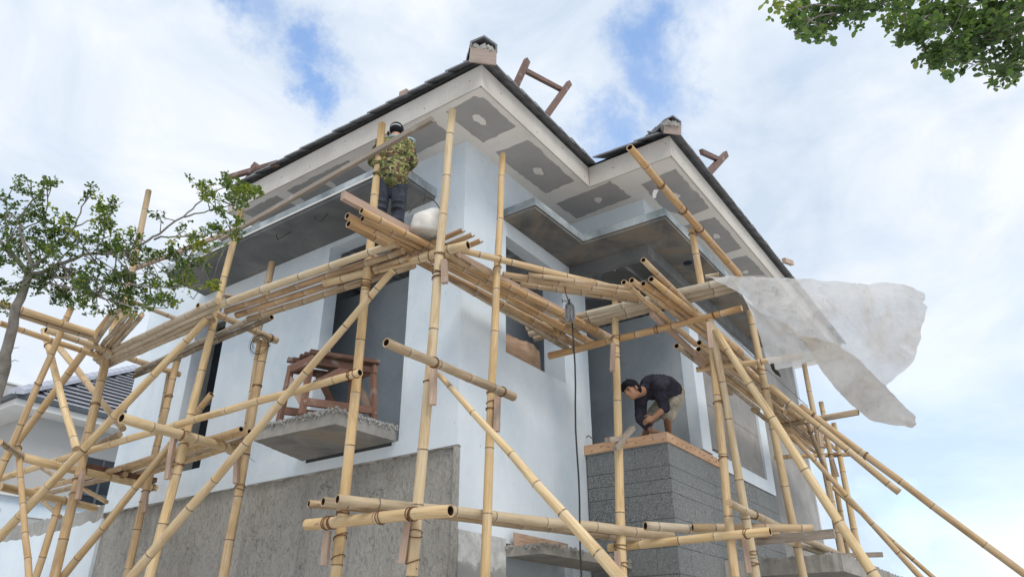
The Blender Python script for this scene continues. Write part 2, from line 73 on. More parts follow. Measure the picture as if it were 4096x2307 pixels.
POLES = [
('left', 'upright_pole', [-1.15, -0.757, 6.294], [-1.15, -0.467, 0.0], 0.0361, 0.0485, 'fresh', 'cc', [0.245, 0.278, 0.283, 0.398, 0.43, 0.59, 0.615, 0.645], 0),
('left', 'upright_pole', [-1.15, 0.196, 6.577], [-1.15, 0.273, 0.0], 0.0392, 0.05, 'fresh', 'cc', [0.06, 0.255, 0.273, 0.283, 0.288, 0.42, 0.598, 0.623, 0.647], 0),
('left', 'upright_pole', [-1.15, 2.458, 6.365], [-1.15, 3.106, 0.0], 0.0352, 0.0585, 'fresh', 'cc', [0.198, 0.21, 0.417, 0.435, 0.465], 0),
('left', 'upright_pole', [-1.2, 4.733, 7.488], [-1.2, 4.556, 5.024], 0.039, 0.0469, 'tan', 'cc', [0.782, 0.988], 0),
('left', 'upright_pole', [-1.24, 4.643, 5.497], [-1.24, 4.449, 0.0], 0.0455, 0.0585, 'tan', 'cc', [0.083, 0.095, 0.21, 0.372, 0.405], 0),
('left', 'upright_pole', [-1.2, 4.726, 5.015], [-1.2, 4.709, 3.879], 0.0423, 0.0447, 'tan', 'cc', [0.025, 0.573], 0),
('left', 'upright_pole', [-0.55, 2.553, 5.95], [-0.55, 2.637, 4.921], 0.0438, 0.0394, 'aged', 'cc', [], 0),
('left', 'upright_pole', [-0.5, 2.5, 4.955], [-0.5, 2.641, 0.0], 0.044, 0.0542, 'tan', 'cc', [0.02, 0.115, 0.273, 0.345], 0),
('left', 'upright_pole', [-0.46, 2.679, 4.982], [-0.46, 2.682, 3.335], 0.0329, 0.0323, 'tan', 'cc', [], 0),
('left', 'upright_pole', [-0.5, 4.313, 5.227], [-0.5, 4.466, 0.0], 0.0415, 0.0479, 'tan', 'cc', [0.025, 0.122, 0.35, 0.37], 0),
('left', 'upright_pole', [-0.47, 4.496, 5.0], [-0.47, 4.446, 4.119], 0.0364, 0.0373, 'aged', 'cc', [], 0),
('left', 'horizontal_pole', [-1.362, 2.242, 4.96], [-1.238, -0.248, 4.96], 0.0422, 0.0341, 'fresh', 'oc', [], 0),
('left', 'horizontal_pole', [-1.179, 0.763, 4.88], [-0.949, -0.834, 4.88], 0.0406, 0.044, 'fresh', 'co', [0.375, 0.755], 0),
('left', 'horizontal_pole', [-1.459, 2.438, 4.99], [-0.325, 2.546, 4.99], 0.0318, 0.0401, 'tan', 'oo', [0.18, 0.912], 0),
('left', 'horizontal_pole', [-1.927, 2.544, 3.66], [-0.485, 2.711, 3.66], 0.0509, 0.0504, 'fresh', 'oc', [0.48, 0.94], 0),
('left', 'horizontal_pole', [-1.24, 0.079, 3.796], [-1.24, 6.668, 3.732], 0.034, 0.0415, 'fresh', 'oc', [0.01, 0.018, 0.69], 0),
('left', 'horizontal_pole', [-2.111, 4.327, 4.95], [-0.366, 4.427, 4.95], 0.0382, 0.0365, 'tan', 'oc', [0.465, 0.96], 0),
('left', 'horizontal_pole', [-1.86, 4.631, 3.6], [-0.064, 4.964, 3.6], 0.0501, 0.0438, 'fresh', 'oc', [0.408, 0.958], 0),
('left', 'horizontal_pole', [-1.842, -0.813, 3.66], [-0.277, -0.848, 3.66], 0.0361, 0.0384, 'aged', 'oc', [0.333, 0.897], 0),
('left', 'horizontal_pole', [-1.27, 0.501, 2.579], [-1.27, -1.0, 2.535], 0.045, 0.0446, 'fresh', 'co', [0.155, 0.195, 0.74, 0.763, 0.555], 0),
('left', 'diagonal_brace', [-1.3, -0.278, 4.641], [-1.693, 5.265, 0.0], 0.0296, 0.06, 'fresh', 'cc', [0.04], 0),
('left', 'diagonal_brace', [-1.27, 2.519, 4.932], [-1.919, 7.94, 0.9], 0.0389, 0.06, 'fresh', 'cc', [0.307], 0),
('left', 'diagonal_brace', [-1.05, -0.639, 3.69], [-0.756, -3.096, 0.9], 0.0211, 0.06, 'fresh', 'cc', [], 0),
('left', 'diagonal_brace', [-0.95, 2.689, 4.189], [-1.423, 7.129, 0.0], 0.0346, 0.0556, 'tan', 'oc', [], 0),
('left', 'diagonal_brace', [-1.3, 4.611, 5.56], [-1.848, 8.618, 0.6], 0.0454, 0.0438, 'tan', 'cc', [], 0),
('left', 'diagonal_brace', [-0.95, 6.863, 5.747], [-0.95, 4.392, 4.086], 0.0467, 0.0381, 'tan', 'cc', [], 0),
('left', 'upright_pole', [-2.0, 4.109, 5.214], [-2.0, 5.808, 0.0], 0.0341, 0.0412, 'tan', 'cc', [0.033, 0.163], 0),
('left', 'upright_pole', [-1.9, 4.94, 5.175], [-1.75, 3.669, 3.571], 0.036, 0.0413, 'fresh', 'cc', [0.152], 0),
('left', 'upright_pole', [-1.9, 4.712, 3.741], [-1.9, 1.774, 0.0], 0.0286, 0.0368, 'tan', 'oc', [0.01], 0),
('left', 'upright_pole', [-1.5, 4.285, 3.135], [-1.5, 4.734, 0.0], 0.0365, 0.0378, 'tan', 'cc', [], 0),
('left', 'horizontal_pole', [-2.717, 4.045, 4.97], [-1.725, 4.035, 4.97], 0.0398, 0.0343, 'tan', 'cc', [], 0),
('left', 'horizontal_pole', [-2.491, 4.101, 4.93], [-1.675, 4.085, 4.93], 0.0257, 0.0299, 'aged', 'oc', [], 0),
('left', 'horizontal_pole', [-2.512, 4.495, 4.93], [-1.335, 4.588, 4.93], 0.0329, 0.0341, 'tan', 'cc', [], 0),
('left', 'horizontal_pole', [-2.289, 4.142, 3.6], [-1.842, 4.636, 3.6], 0.0284, 0.0328, 'aged', 'cc', [], 0),
('left', 'horizontal_pole', [-1.738, 5.279, 3.38], [-0.398, 5.719, 3.38], 0.0476, 0.044, 'fresh', 'cc', [0.638], 0),
('left', 'horizontal_pole', [-0.6, 7.105, 4.056], [-0.6, 6.359, 3.779], 0.031, 0.0295, 'aged', 'cc', [], 0),
('left', 'diagonal_brace', [-0.7, 6.683, 3.568], [-0.7, 5.939, 3.246], 0.0295, 0.028, 'tan', 'cc', [], 0),
('left', 'diagonal_brace', [-0.6, 5.737, 3.599], [-0.6, 5.072, 3.355], 0.0284, 0.027, 'tan', 'cc', [], 0),
('left', 'horizontal_pole', [-1.0, 4.337, 3.998], [-1.0, 5.994, 3.878], 0.0353, 0.0308, 'aged', 'cc', [], 0),
('deckL', 'bamboo_pole', [-1.28, 2.168, 4.92], [-1.16, -0.248, 4.92], 0.036, 0.033999999999999996, 'brown', 'oc', [], 0),
('deckL', 'bamboo_pole', [-1.198, 2.093, 4.88], [-1.082, -0.248, 4.88], 0.036, 0.033999999999999996, 'brown', 'oc', [], 0),
('deckL', 'bamboo_pole', [-1.115, 1.993, 4.84], [-1.004, -0.248, 4.84], 0.035, 0.033, 'aged', 'oc', [], 0),
('deckL', 'split_bamboo', [-0.994, -0.811, 5.03], [-0.978, -0.201, 5.03], 0.0301, 0.0316, 'brown', 'oo', [], 1),
('deckL', 'split_bamboo', [-0.884, -0.833, 5.03], [-0.865, -0.2, 5.03], 0.0304, 0.032, 'brown', 'oo', [], 1),
('deckL', 'split_bamboo', [-0.756, -0.83, 5.03], [-0.721, -0.2, 5.03], 0.0309, 0.0325, 'brown', 'oo', [], 1),
('deckG', 'bamboo_pole', [-1.424, 2.13, 4.97], [-1.285, 4.811, 4.97], 0.035, 0.036, 'grey', 'cc', [], 0),
('deckG', 'bamboo_pole', [-1.356, 2.25, 4.955], [-1.229, 4.833, 4.955], 0.035, 0.036, 'grey', 'cc', [], 0),
('deckG', 'bamboo_pole', [-1.285, 2.374, 4.94], [-1.172, 4.854, 4.94], 0.035, 0.036, 'grey', 'cc', [], 0),
('deckG', 'bamboo_pole', [-1.211, 2.502, 4.925], [-1.115, 4.877, 4.925], 0.035, 0.036, 'grey', 'cc', [], 0),
('deckG', 'bamboo_pole', [-1.906, 3.171, 5.0], [-1.424, 4.676, 5.0], 0.0278, 0.0293, 'aged', 'cc', [], 0),
('deckG', 'bamboo_pole', [-1.79, 3.184, 5.0], [-1.341, 4.72, 5.0], 0.0281, 0.0295, 'aged', 'cc', [], 0),
('deckG', 'bamboo_pole', [-1.709, 3.214, 5.0], [-1.273, 4.717, 5.0], 0.0284, 0.0297, 'aged', 'cc', [], 0),
('deckG', 'bamboo_pole', [-1.654, 3.173, 5.0], [-1.209, 4.721, 5.0], 0.0284, 0.0298, 'aged', 'cc', [], 0),
('left', 'horizontal_pole', [-1.919, 2.933, 5.0], [-1.344, 2.959, 5.0], 0.0231, 0.0244, 'aged', 'cc', [], 0),
('pair', 'bamboo_pole', [-1.04, 1.927, 4.88], [-0.869, 4.546, 4.88], 0.0318, 0.0327, 'dark', 'oc', [], 0),
('pair', 'bamboo_pole', [-0.977, 1.797, 4.86], [-0.814, 4.677, 4.86], 0.0317, 0.0356, 'dark', 'oc', [], 0),
('deckT', 'bamboo_pole', [-1.704, -0.101, 4.985], [1.923, -0.301, 4.985], 0.0345, 0.0482, 'brown', 'oo', [], 0),
('deckT', 'bamboo_pole', [-1.801, -0.188, 4.985], [1.918, -0.469, 4.985], 0.0322, 0.0453, 'honey', 'oo', [], 0),
('deckT', 'bamboo_pole', [-1.695, -0.261, 4.985], [1.897, -0.675, 4.985], 0.0307, 0.0423, 'brown', 'oo', [], 0),
('deckT', 'bamboo_pole', [-1.789, -0.346, 4.985], [1.675, -0.713, 4.985], 0.0285, 0.0392, 'honey', 'oo', [], 0),
('deckT', 'bamboo_pole', [-0.726, -0.157, 4.985], [1.847, -0.15, 4.985], 0.0325, 0.041, 'aged', 'oo', [], 0),
('deckT', 'bamboo_pole', [-0.774, -0.468, 4.985], [1.782, -0.68, 4.985], 0.0316, 0.0396, 'brown', 'oo', [], 0),
('deckK', 'bamboo_pole', [-0.854, 2.19, 3.74], [-0.624, 4.979, 3.74], 0.0309, 0.0348, 'tan', 'oc', [], 0),
('deckK', 'bamboo_pole', [-0.768, 2.164, 3.73], [-0.503, 5.114, 3.73], 0.029, 0.0329, 'tan', 'oc', [], 0),
('deckK', 'bamboo_pole', [-0.648, 2.386, 3.72], [-0.372, 5.247, 3.72], 0.0255, 0.0308, 'aged', 'cc', [], 0),
('deckK', 'bamboo_pole', [-0.543, 2.597, 3.71], [-0.267, 5.349, 3.71], 0.0261, 0.0312, 'tan', 'cc', [], 0),
('deckK', 'bamboo_pole', [-0.803, 4.556, 3.66], [-0.784, 6.956, 3.66], 0.0334, 0.0326, 'tan', 'cc', [], 0),
('deckK', 'bamboo_pole', [-0.619, 4.734, 3.65], [-0.594, 7.272, 3.65], 0.0342, 0.0336, 'aged', 'cc', [], 0),
('deckH', 'bamboo_pole', [-1.574, -0.163, 2.66], [1.977, -1.229, 2.72], 0.0381, 0.0499, 'tan', 'oc', [], 0),
('deckH', 'bamboo_pole', [-1.572, -0.008, 2.66], [2.276, -0.912, 2.72], 0.0357, 0.0484, 'aged', 'oc', [], 0),
('deckH', 'bamboo_pole', [-1.582, 0.14, 2.66], [1.808, -1.089, 2.72], 0.0301, 0.0381, 'brown', 'oc', [], 0),
('right', 'upright_pole', [-0.19, -0.66, 6.406], [-0.472, -0.66, 0.0], 0.0317, 0.0457, 'fresh', 'cc', [0.2, 0.22, 0.417, 0.435, 0.443], 0),
('right', 'upright_pole', [1.532, -1.0, 5.253], [1.067, -1.0, 0.0], 0.0363, 0.06, 'fresh', 'cc', [0.088, 0.113, 0.14, 0.512, 0.545], 0),
('right', 'upright_pole', [1.531, -2.0, 5.854], [1.609, -2.0, 5.205], 0.0374, 0.0385, 'tan', 'cc', [0.098], 0),
('right', 'upright_pole', [1.707, -2.0, 4.843], [1.333, -2.0, 0.0], 0.036, 0.0491, 'tan', 'cc', [0.195, 0.312], 0),
('right', 'upright_pole', [1.581, -2.06, 4.781], [2.105, -2.06, 0.0], 0.0332, 0.0562, 'fresh', 'cc', [0.033, 0.445, 0.478, 0.503], 0),
('right', 'upright_pole', [3.189, -2.02, 5.488], [3.974, -2.02, 0.0], 0.0422, 0.0521, 'fresh', 'cc', [0.135, 0.18, 0.492], 0),
('right', 'upright_pole', [5.667, -2.0, 5.562], [5.79, -2.0, 2.66], 0.0357, 0.0518, 'tan', 'cc', [], 0),
('right', 'upright_pole', [4.934, -2.05, 4.48], [5.618, -2.05, 3.819], 0.027, 0.033, 'aged', 'cc', [0.18], 0),
('right', 'upright_pole', [6.783, -1.9, 5.26], [6.578, -1.9, 2.66], 0.0381, 0.0402, 'tan', 'cc', [0.34], 0),
('right', 'upright_pole', [6.512, -2.08, 4.821], [6.429, -2.08, 2.66], 0.0365, 0.0505, 'fresh', 'cc', [0.233], 0),
('right', 'horizontal_pole', [-0.675, -0.538, 5.05], [1.14, -1.469, 5.05], 0.03, 0.0399, 'tan', 'cc', [0.198], 0),
('right', 'horizontal_pole', [1.558, -0.083, 4.8], [1.573, -2.401, 4.8], 0.0422, 0.0325, 'honey', 'cc', [0.37, 0.595, 0.873], 0),
('right', 'horizontal_pole', [2.962, -1.331, 4.78], [3.255, -2.526, 4.78], 0.0342, 0.0374, 'tan', 'co', [0.623], 0),
('right', 'horizontal_pole', [5.879, -1.42, 4.74], [5.839, -2.575, 4.74], 0.051, 0.0453, 'aged', 'co', [], 0),
('right', 'horizontal_pole', [6.397, -1.142, 4.4], [6.864, -2.177, 4.4], 0.0341, 0.0335, 'tan', 'cc', [0.775], 0),
('right', 'horizontal_pole', [1.5, -0.757, 2.591], [1.5, -2.371, 2.606], 0.0395, 0.0387, 'fresh', 'co', [0.062, 0.077, 0.87], 0),
('right', 'horizontal_pole', [1.305, -2.1, 2.854], [5.138, -2.1, 2.777], 0.0339, 0.043, 'tan', 'cc', [0.173, 0.562], 0),
('right', 'diagonal_brace', [1.57, -2.1, 4.623], [1.86, -3.774, 0.6], 0.0348, 0.0507, 'fresh', 'cc', [], 0),
('right', 'diagonal_brace', [-0.111, -2.08, 5.921], [2.784, -2.08, 5.78], 0.0357, 0.0437, 'honey', 'oc', [0.242, 0.432, 0.578], 0),
('right', 'diagonal_brace', [4.313, -2.15, 4.52], [5.6, -5.773, 0.5], 0.0436, 0.0439, 'tan', 'oc', [0.033, 0.173], 0),
('right', 'diagonal_brace', [3.272, -2.1, 4.497], [3.527, -3.182, 3.175], 0.0379, 0.038, 'tan', 'co', [], 0),
('right', 'diagonal_brace', [3.632, -2.15, 3.982], [6.316, -4.129, 0.5], 0.0284, 0.0454, 'tan', 'cc', [], 0),
('right', 'diagonal_brace', [5.892, -2.0, 3.778], [6.068, -4.602, 0.5], 0.0253, 0.0376, 'tan', 'cc', [], 0),
('bundle', 'bamboo_pole', [-0.135, -0.625, 5.0], [0.993, -1.512, 4.97], 0.0294, 0.0309, 'honey', 'cc', [], 0),
('bundle', 'bamboo_pole', [-0.008, -0.656, 5.0], [1.069, -1.488, 4.97], 0.0278, 0.0291, 'honey', 'cc', [], 0),
('bundle', 'bamboo_pole', [0.147, -0.646, 5.0], [1.135, -1.464, 4.97], 0.0282, 0.0293, 'aged', 'cc', [], 0),
('bundle', 'bamboo_pole', [0.013, -0.833, 5.0], [0.852, -1.538, 4.97], 0.0236, 0.0243, 'honey', 'cc', [], 0),
('bundleR', 'bamboo_pole', [1.269, 0.035, 5.08], [1.445, -2.4, 5.08], 0.0397, 0.0387, 'grey', 'cc', [], 0),
('bundleR', 'bamboo_pole', [1.401, 0.089, 5.068], [1.534, -2.395, 5.068], 0.0403, 0.039, 'grey', 'cc', [], 0),
('bundleR', 'bamboo_pole', [1.525, 0.098, 5.056], [1.602, -2.39, 5.056], 0.0407, 0.0393, 'grey', 'cc', [], 0),
('bundleR', 'bamboo_pole', [1.171, -2.207, 5.05], [1.198, -2.334, 5.05], 0.0201, 0.0199, 'grey', 'cc', [], 0),
('deckR', 'bamboo_pole', [0.532, -1.603, 4.9], [2.461, -1.545, 4.9], 0.0292, 0.035, 'honey', 'oc', [], 0),
('deckR', 'bamboo_pole', [0.539, -1.686, 4.9], [2.363, -1.74, 4.9], 0.031, 0.0366, 'honey', 'oc', [], 0),
('deckR', 'bamboo_pole', [0.667, -1.747, 4.9], [2.443, -1.852, 4.9], 0.0313, 0.0366, 'honey', 'oc', [], 0),
('deckR', 'bamboo_pole', [0.626, -1.852, 4.9], [2.999, -1.887, 4.9], 0.0328, 0.0406, 'honey', 'oc', [], 0),
('deckR', 'bamboo_pole', [0.401, -1.887, 5.0], [4.066, -1.771, 5.0], 0.0284, 0.0473, 'honey', 'oc', [], 0),
('deckR', 'bamboo_pole', [2.3, -1.37, 4.87], [5.2, -1.36, 4.84], 0.036, 0.034, 'aged', 'oc', [], 0),
('deckR', 'bamboo_pole', [5.0, -1.34, 4.79], [7.7, -1.32, 4.77], 0.036, 0.033, 'aged', 'cc', [], 0),
('deckR', 'bamboo_pole', [2.425, -1.455, 4.87], [5.3, -1.445, 4.84], 0.036, 0.034, 'honey', 'oc', [], 0),
('deckR', 'bamboo_pole', [5.4, -1.425, 4.79], [8.0, -1.405, 4.77], 0.036, 0.033, 'honey', 'cc', [], 0),
('deckR', 'bamboo_pole', [2.55, -1.54, 4.87], [5.4, -1.53, 4.84], 0.036, 0.034, 'aged', 'oc', [], 0),
('deckR', 'bamboo_pole', [5.2, -1.51, 4.79], [7.9, -1.49, 4.77], 0.036, 0.033, 'honey', 'cc', [], 0),
('deckR', 'bamboo_pole', [2.362, -1.625, 4.87], [5.5, -1.615, 4.84], 0.036, 0.034, 'honey', 'oc', [], 0),
('deckR', 'bamboo_pole', [5.0, -1.595, 4.79], [7.8, -1.575, 4.77], 0.036, 0.033, 'aged', 'cc', [], 0),
('deckR', 'bamboo_pole', [2.487, -1.71, 4.87], [5.2, -1.7, 4.84], 0.036, 0.034, 'aged', 'oc', [], 0),
('deckR', 'bamboo_pole', [5.4, -1.68, 4.79], [7.7, -1.66, 4.77], 0.036, 0.033, 'honey', 'cc', [], 0),
('deckR', 'bamboo_pole', [2.3, -1.795, 4.87], [5.3, -1.785, 4.84], 0.036, 0.034, 'honey', 'oc', [], 0),
('deckR', 'bamboo_pole', [5.2, -1.765, 4.79], [8.0, -1.745, 4.77], 0.036, 0.033, 'honey', 'cc', [], 0),
('stack', 'bamboo_pole', [1.302, -1.262, 2.73], [2.146, -1.834, 2.73], 0.0434, 0.0408, 'grey', 'oo', [], 0),
('stack', 'bamboo_pole', [1.468, -1.286, 2.73], [2.499, -1.914, 2.73], 0.0306, 0.0292, 'grey', 'oo', [], 0),
('stack', 'bamboo_pole', [1.721, -1.467, 2.73], [2.644, -2.112, 2.73], 0.0349, 0.0329, 'tan', 'oo', [], 0),
('stack', 'bamboo_pole', [1.658, -1.588, 2.73], [2.367, -2.517, 2.73], 0.0382, 0.0346, 'tan', 'oo', [], 0),
('stack', 'bamboo_pole', [3.034, -1.953, 2.76], [5.073, -2.055, 2.76], 0.0363, 0.0378, 'grey', 'cc', [], 0)]
TIM = {'railA': [[-1.25, -0.599, 6.196], [-1.25, 2.595, 5.962]], 'railB': [[-1.12, 2.551, 6.133], [-1.12, 5.149, 6.316]], 'plankT': [[-1.955, -0.286, 5.07], [-0.866, -0.366, 5.07]], 'plankR': [[-0.793, -0.421, 5.06], [2.043, -0.654, 5.06]], 'plankK': [[-1.163, 4.818, 3.68], [-0.119, 4.904, 3.68]], 'plankS': [[2.566, -1.708, 2.68], [2.504, -2.684, 2.68]], 'plankS2': [[4.676, -2.155, 2.72], [4.901, -2.652, 2.72]], 'underR1': [[1.257, -1.554, 4.84], [3.067, -1.441, 4.84]], 'underR2': [[2.618, -1.457, 4.8], [4.167, -1.332, 4.8]], 'shim': [[-1.42, 2.055, 5.02], [-1.264, 2.0, 5.02]], 'shim2': [[-1.191, 0.227, 5.02], [-1.065, 0.185, 5.02]], 'offcutA': [[1.128, -1.085, 3.459], [1.567, -1.085, 3.773]], 'offcutB': [[1.028, -1.06, 3.528], [1.377, -1.06, 3.621]], 'roofLegA': [[0.331, -0.5, 7.871], [0.549, -0.5, 8.376]], 'roofLegB': [[1.03, -0.5, 7.875], [1.606, -0.5, 8.779]], 'roofRail': [[0.545, -0.47, 8.225], [1.451, -0.47, 8.561]], 'roofL': [[-0.7, 3.619, 7.551], [-0.7, 2.549, 7.341]], 'roofLstub': [[-0.7, 3.007, 7.418], [-0.7, 3.073, 7.523]], 'roofC': [[2.628, -1.88, 7.634], [3.36, -1.88, 7.943]], 'roofD': [[3.128, -1.88, 7.696], [3.762, -1.88, 8.284]], 'roofE': [[5.946, -1.93, 7.451], [6.49, -1.93, 7.638]], 'roofF': [[-0.66, 0.46, 7.421], [-0.66, 0.349, 7.418]], 'cleat0': [[-1.18, -0.759, 4.649], [-1.18, -0.779, 4.426]], 'cleat1': [[-1.2, -0.717, 3.679], [-1.2, -0.722, 3.373]], 'cleat2': [[-0.339, -0.72, 3.679], [-0.353, -0.72, 3.354]], 'cleat3': [[-1.22, 0.305, 2.518], [-1.22, 0.301, 2.264]], 'cleat4': [[-1.22, -0.557, 2.502], [-1.22, -0.522, 2.222]], 'cleat5': [[1.339, -1.04, 4.652], [1.268, -1.04, 4.321]], 'cleat6': [[1.102, -1.05, 2.5], [1.109, -1.05, 2.272]], 'cleat7': [[1.338, -2.12, 4.624], [1.309, -2.12, 4.339]], 'cleat8': [[1.586, -2.1, 2.584], [1.597, -2.1, 2.286]], 'cleat9': [[-1.26, 4.46, 3.531], [-1.26, 4.408, 3.214]], 'cleat10': [[-1.2, 2.828, 3.677], [-1.2, 2.796, 3.242]], 'cleat11': [[-0.56, 4.284, 3.396], [-0.56, 4.232, 3.152]], 'cleat12': [[-0.58, 2.6, 3.646], [-0.58, 2.531, 3.275]], 'cleat13': [[5.803, -2.1, 4.135], [5.936, -2.1, 3.907]], 'cleat14': [[5.35, -2.12, 4.551], [5.254, -2.12, 4.177]]}

# ------------------------------------------------------------------ camera
cd = bpy.data.cameras.new('camera'); cam = bpy.data.objects.new('camera', cd); COL.objects.link(cam)
cr, cu, cb = Vector(CAM['r']), Vector(CAM['u']), Vector(CAM['b'])
cam.matrix_world = Matrix(((cr.x, cu.x, cb.x, CAM['loc'][0]), (cr.y, cu.y, cb.y, CAM['loc'][1]), (cr.z, cu.z, cb.z, CAM['loc'][2]), (0, 0, 0, 1)))
cd.sensor_width = 36.0; cd.lens = CAM['lens']; cd.clip_start = 0.05; cd.clip_end = 2000
scene.camera = cam
CL = Vector(CAM['loc'])

# ------------------------------------------------------------------ sky, sun, exposure
SUN_AZ, SUN_EL = R(238), R(50)           # direction the light comes from, seen from above (x axis = 0)
sdir = Vector((cos(SUN_AZ) * cos(SUN_EL), sin(SUN_AZ) * cos(SUN_EL), sin(SUN_EL)))
SKYGAIN = (2.7, 2.75, 2.75)
world = bpy.data.worlds.new('World'); scene.world = world; world.use_nodes = True
wt = world.node_tree; wt.nodes.clear()
def wn(t, **k):
    n = wt.nodes.new(t)
    for a, b in k.items(): setattr(n, a, b)
    return n
def wl(a, b): wt.links.new(a, b)
sky = wn('ShaderNodeTexSky', sky_type='NISHITA', sun_disc=False, sun_elevation=SUN_EL, sun_rotation=R(90) - SUN_AZ, air_density=1.0, dust_density=0.6, ozone_density=1.6)
tc = wn('ShaderNodeTexCoord')
mp = wn('ShaderNodeMapping'); mp.inputs['Scale'].default_value = (1, 1, 1.5); wl(tc.outputs['Generated'], mp.inputs['Vector'])
nw = wn('ShaderNodeTexNoise'); nw.inputs['Scale'].default_value = 5.0; nw.inputs['Detail'].default_value = 8; nw.inputs['Roughness'].default_value = .68; wl(tc.outputs['Generated'], nw.inputs['Vector'])
sub = wn('ShaderNodeVectorMath', operation='SUBTRACT'); wl(nw.outputs['Color'], sub.inputs[0]); sub.inputs[1].default_value = (.5, .5, .5)
scl = wn('ShaderNodeVectorMath', operation='SCALE'); wl(sub.outputs[0], scl.inputs[0]); scl.inputs['Scale'].default_value = .27
wrp = wn('ShaderNodeVectorMath', operation='ADD'); wl(tc.outputs['Generated'], wrp.inputs[0]); wl(scl.outputs[0], wrp.inputs[1])
nrm = wn('ShaderNodeVectorMath', operation='NORMALIZE'); wl(wrp.outputs[0], nrm.inputs[0])
last = None
for (dv, rad, st) in W['holes']:
    dst = wn('ShaderNodeVectorMath', operation='DISTANCE'); wl(nrm.outputs[0], dst.inputs[0]); dst.inputs[1].default_value = dv
    mr = wn('ShaderNodeMapRange', interpolation_type='SMOOTHSTEP'); wl(dst.outputs['Value'], mr.inputs['Value'])
    mr.inputs['From Min'].default_value = rad * 1.5; mr.inputs['From Max'].default_value = rad * .05; mr.inputs['To Min'].default_value = 0; mr.inputs['To Max'].default_value = st
    if last is None: last = mr.outputs[0]
    else:
        mx = wn('ShaderNodeMath', operation='MAXIMUM'); wl(last, mx.inputs[0]); wl(mr.outputs[0], mx.inputs[1]); last = mx.outputs[0]
n1 = wn('ShaderNodeTexNoise'); n1.inputs['Scale'].default_value = 2.6; n1.inputs['Detail'].default_value = 7; n1.inputs['Roughness'].default_value = .55; n1.inputs['Distortion'].default_value = .3; wl(mp.outputs[0], n1.inputs['Vector'])
thin = wn('ShaderNodeMapRange'); thin.inputs['From Min'].default_value = .56; thin.inputs['From Max'].default_value = .78; thin.inputs['To Max'].default_value = .35; wl(n1.outputs['Fac'], thin.inputs['Value'])
blue = wn('ShaderNodeMath', operation='MAXIMUM'); wl(last, blue.inputs[0]); wl(thin.outputs[0], blue.inputs[1])
n2 = wn('ShaderNodeTexNoise'); n2.inputs['Scale'].default_value = 3.4; n2.inputs['Detail'].default_value = 9; n2.inputs['Roughness'].default_value = .58; n2.inputs['Distortion'].default_value = .5
mp2 = wn('ShaderNodeMapping'); mp2.inputs['Location'].default_value = (3.1, 1.7, .4); mp2.inputs['Scale'].default_value = (1, 1, 1.7); wl(tc.outputs['Generated'], mp2.inputs['Vector']); wl(mp2.outputs[0], n2.inputs['Vector'])
rc = wn('ShaderNodeValToRGB'); wl(n2.outputs['Fac'], rc.inputs[0])
e = rc.color_ramp.elements
e[0].position = .36; e[0].color = (.53, .62, .735, 1); e[1].position = .62; e[1].color = (.785, .815, .86, 1)
m_ = e.new(.5); m_.color = (.66, .725, .81, 1)
cs = wn('ShaderNodeVectorMath', operation='SCALE'); wl(rc.outputs['Color'], cs.inputs[0]); cs.inputs['Scale'].default_value = 10.0
mixs = wn('ShaderNodeMix', data_type='RGBA'); wl(blue.outputs[0], mixs.inputs['Factor']); wl(cs.outputs[0], mixs.inputs['A'])
sg = wn('ShaderNodeVectorMath', operation='MULTIPLY'); wl(sky.outputs[0], sg.inputs[0]); sg.inputs[1].default_value = SKYGAIN; wl(sg.outputs[0], mixs.inputs['B'])
bg = wn('ShaderNodeBackground'); bg.inputs['Strength'].default_value = 0.1; wl(mixs.outputs['Result'], bg.inputs['Color'])
wo = wn('ShaderNodeOutputWorld'); wl(bg.outputs[0], wo.inputs['Surface'])

sd = bpy.data.lights.new('sun', 'SUN'); sd.energy = 1.6; sd.angle = R(24); sd.color = (1.0, .95, .86)
sun = bpy.data.objects.new('sun', sd); COL.objects.link(sun); sun.rotation_euler = sdir.to_track_quat('Z', 'Y').to_euler(); sun.location = (0, 0, 30)

vs = scene.view_settings
vs.view_transform = 'Standard'; vs.look = 'None'; vs.gamma = 1.0; vs.use_curve_mapping = False; vs.exposure = 0.3
scene.cycles.max_bounces = 8; scene.cycles.diffuse_bounces = 5; scene.cycles.transparent_max_bounces = 12

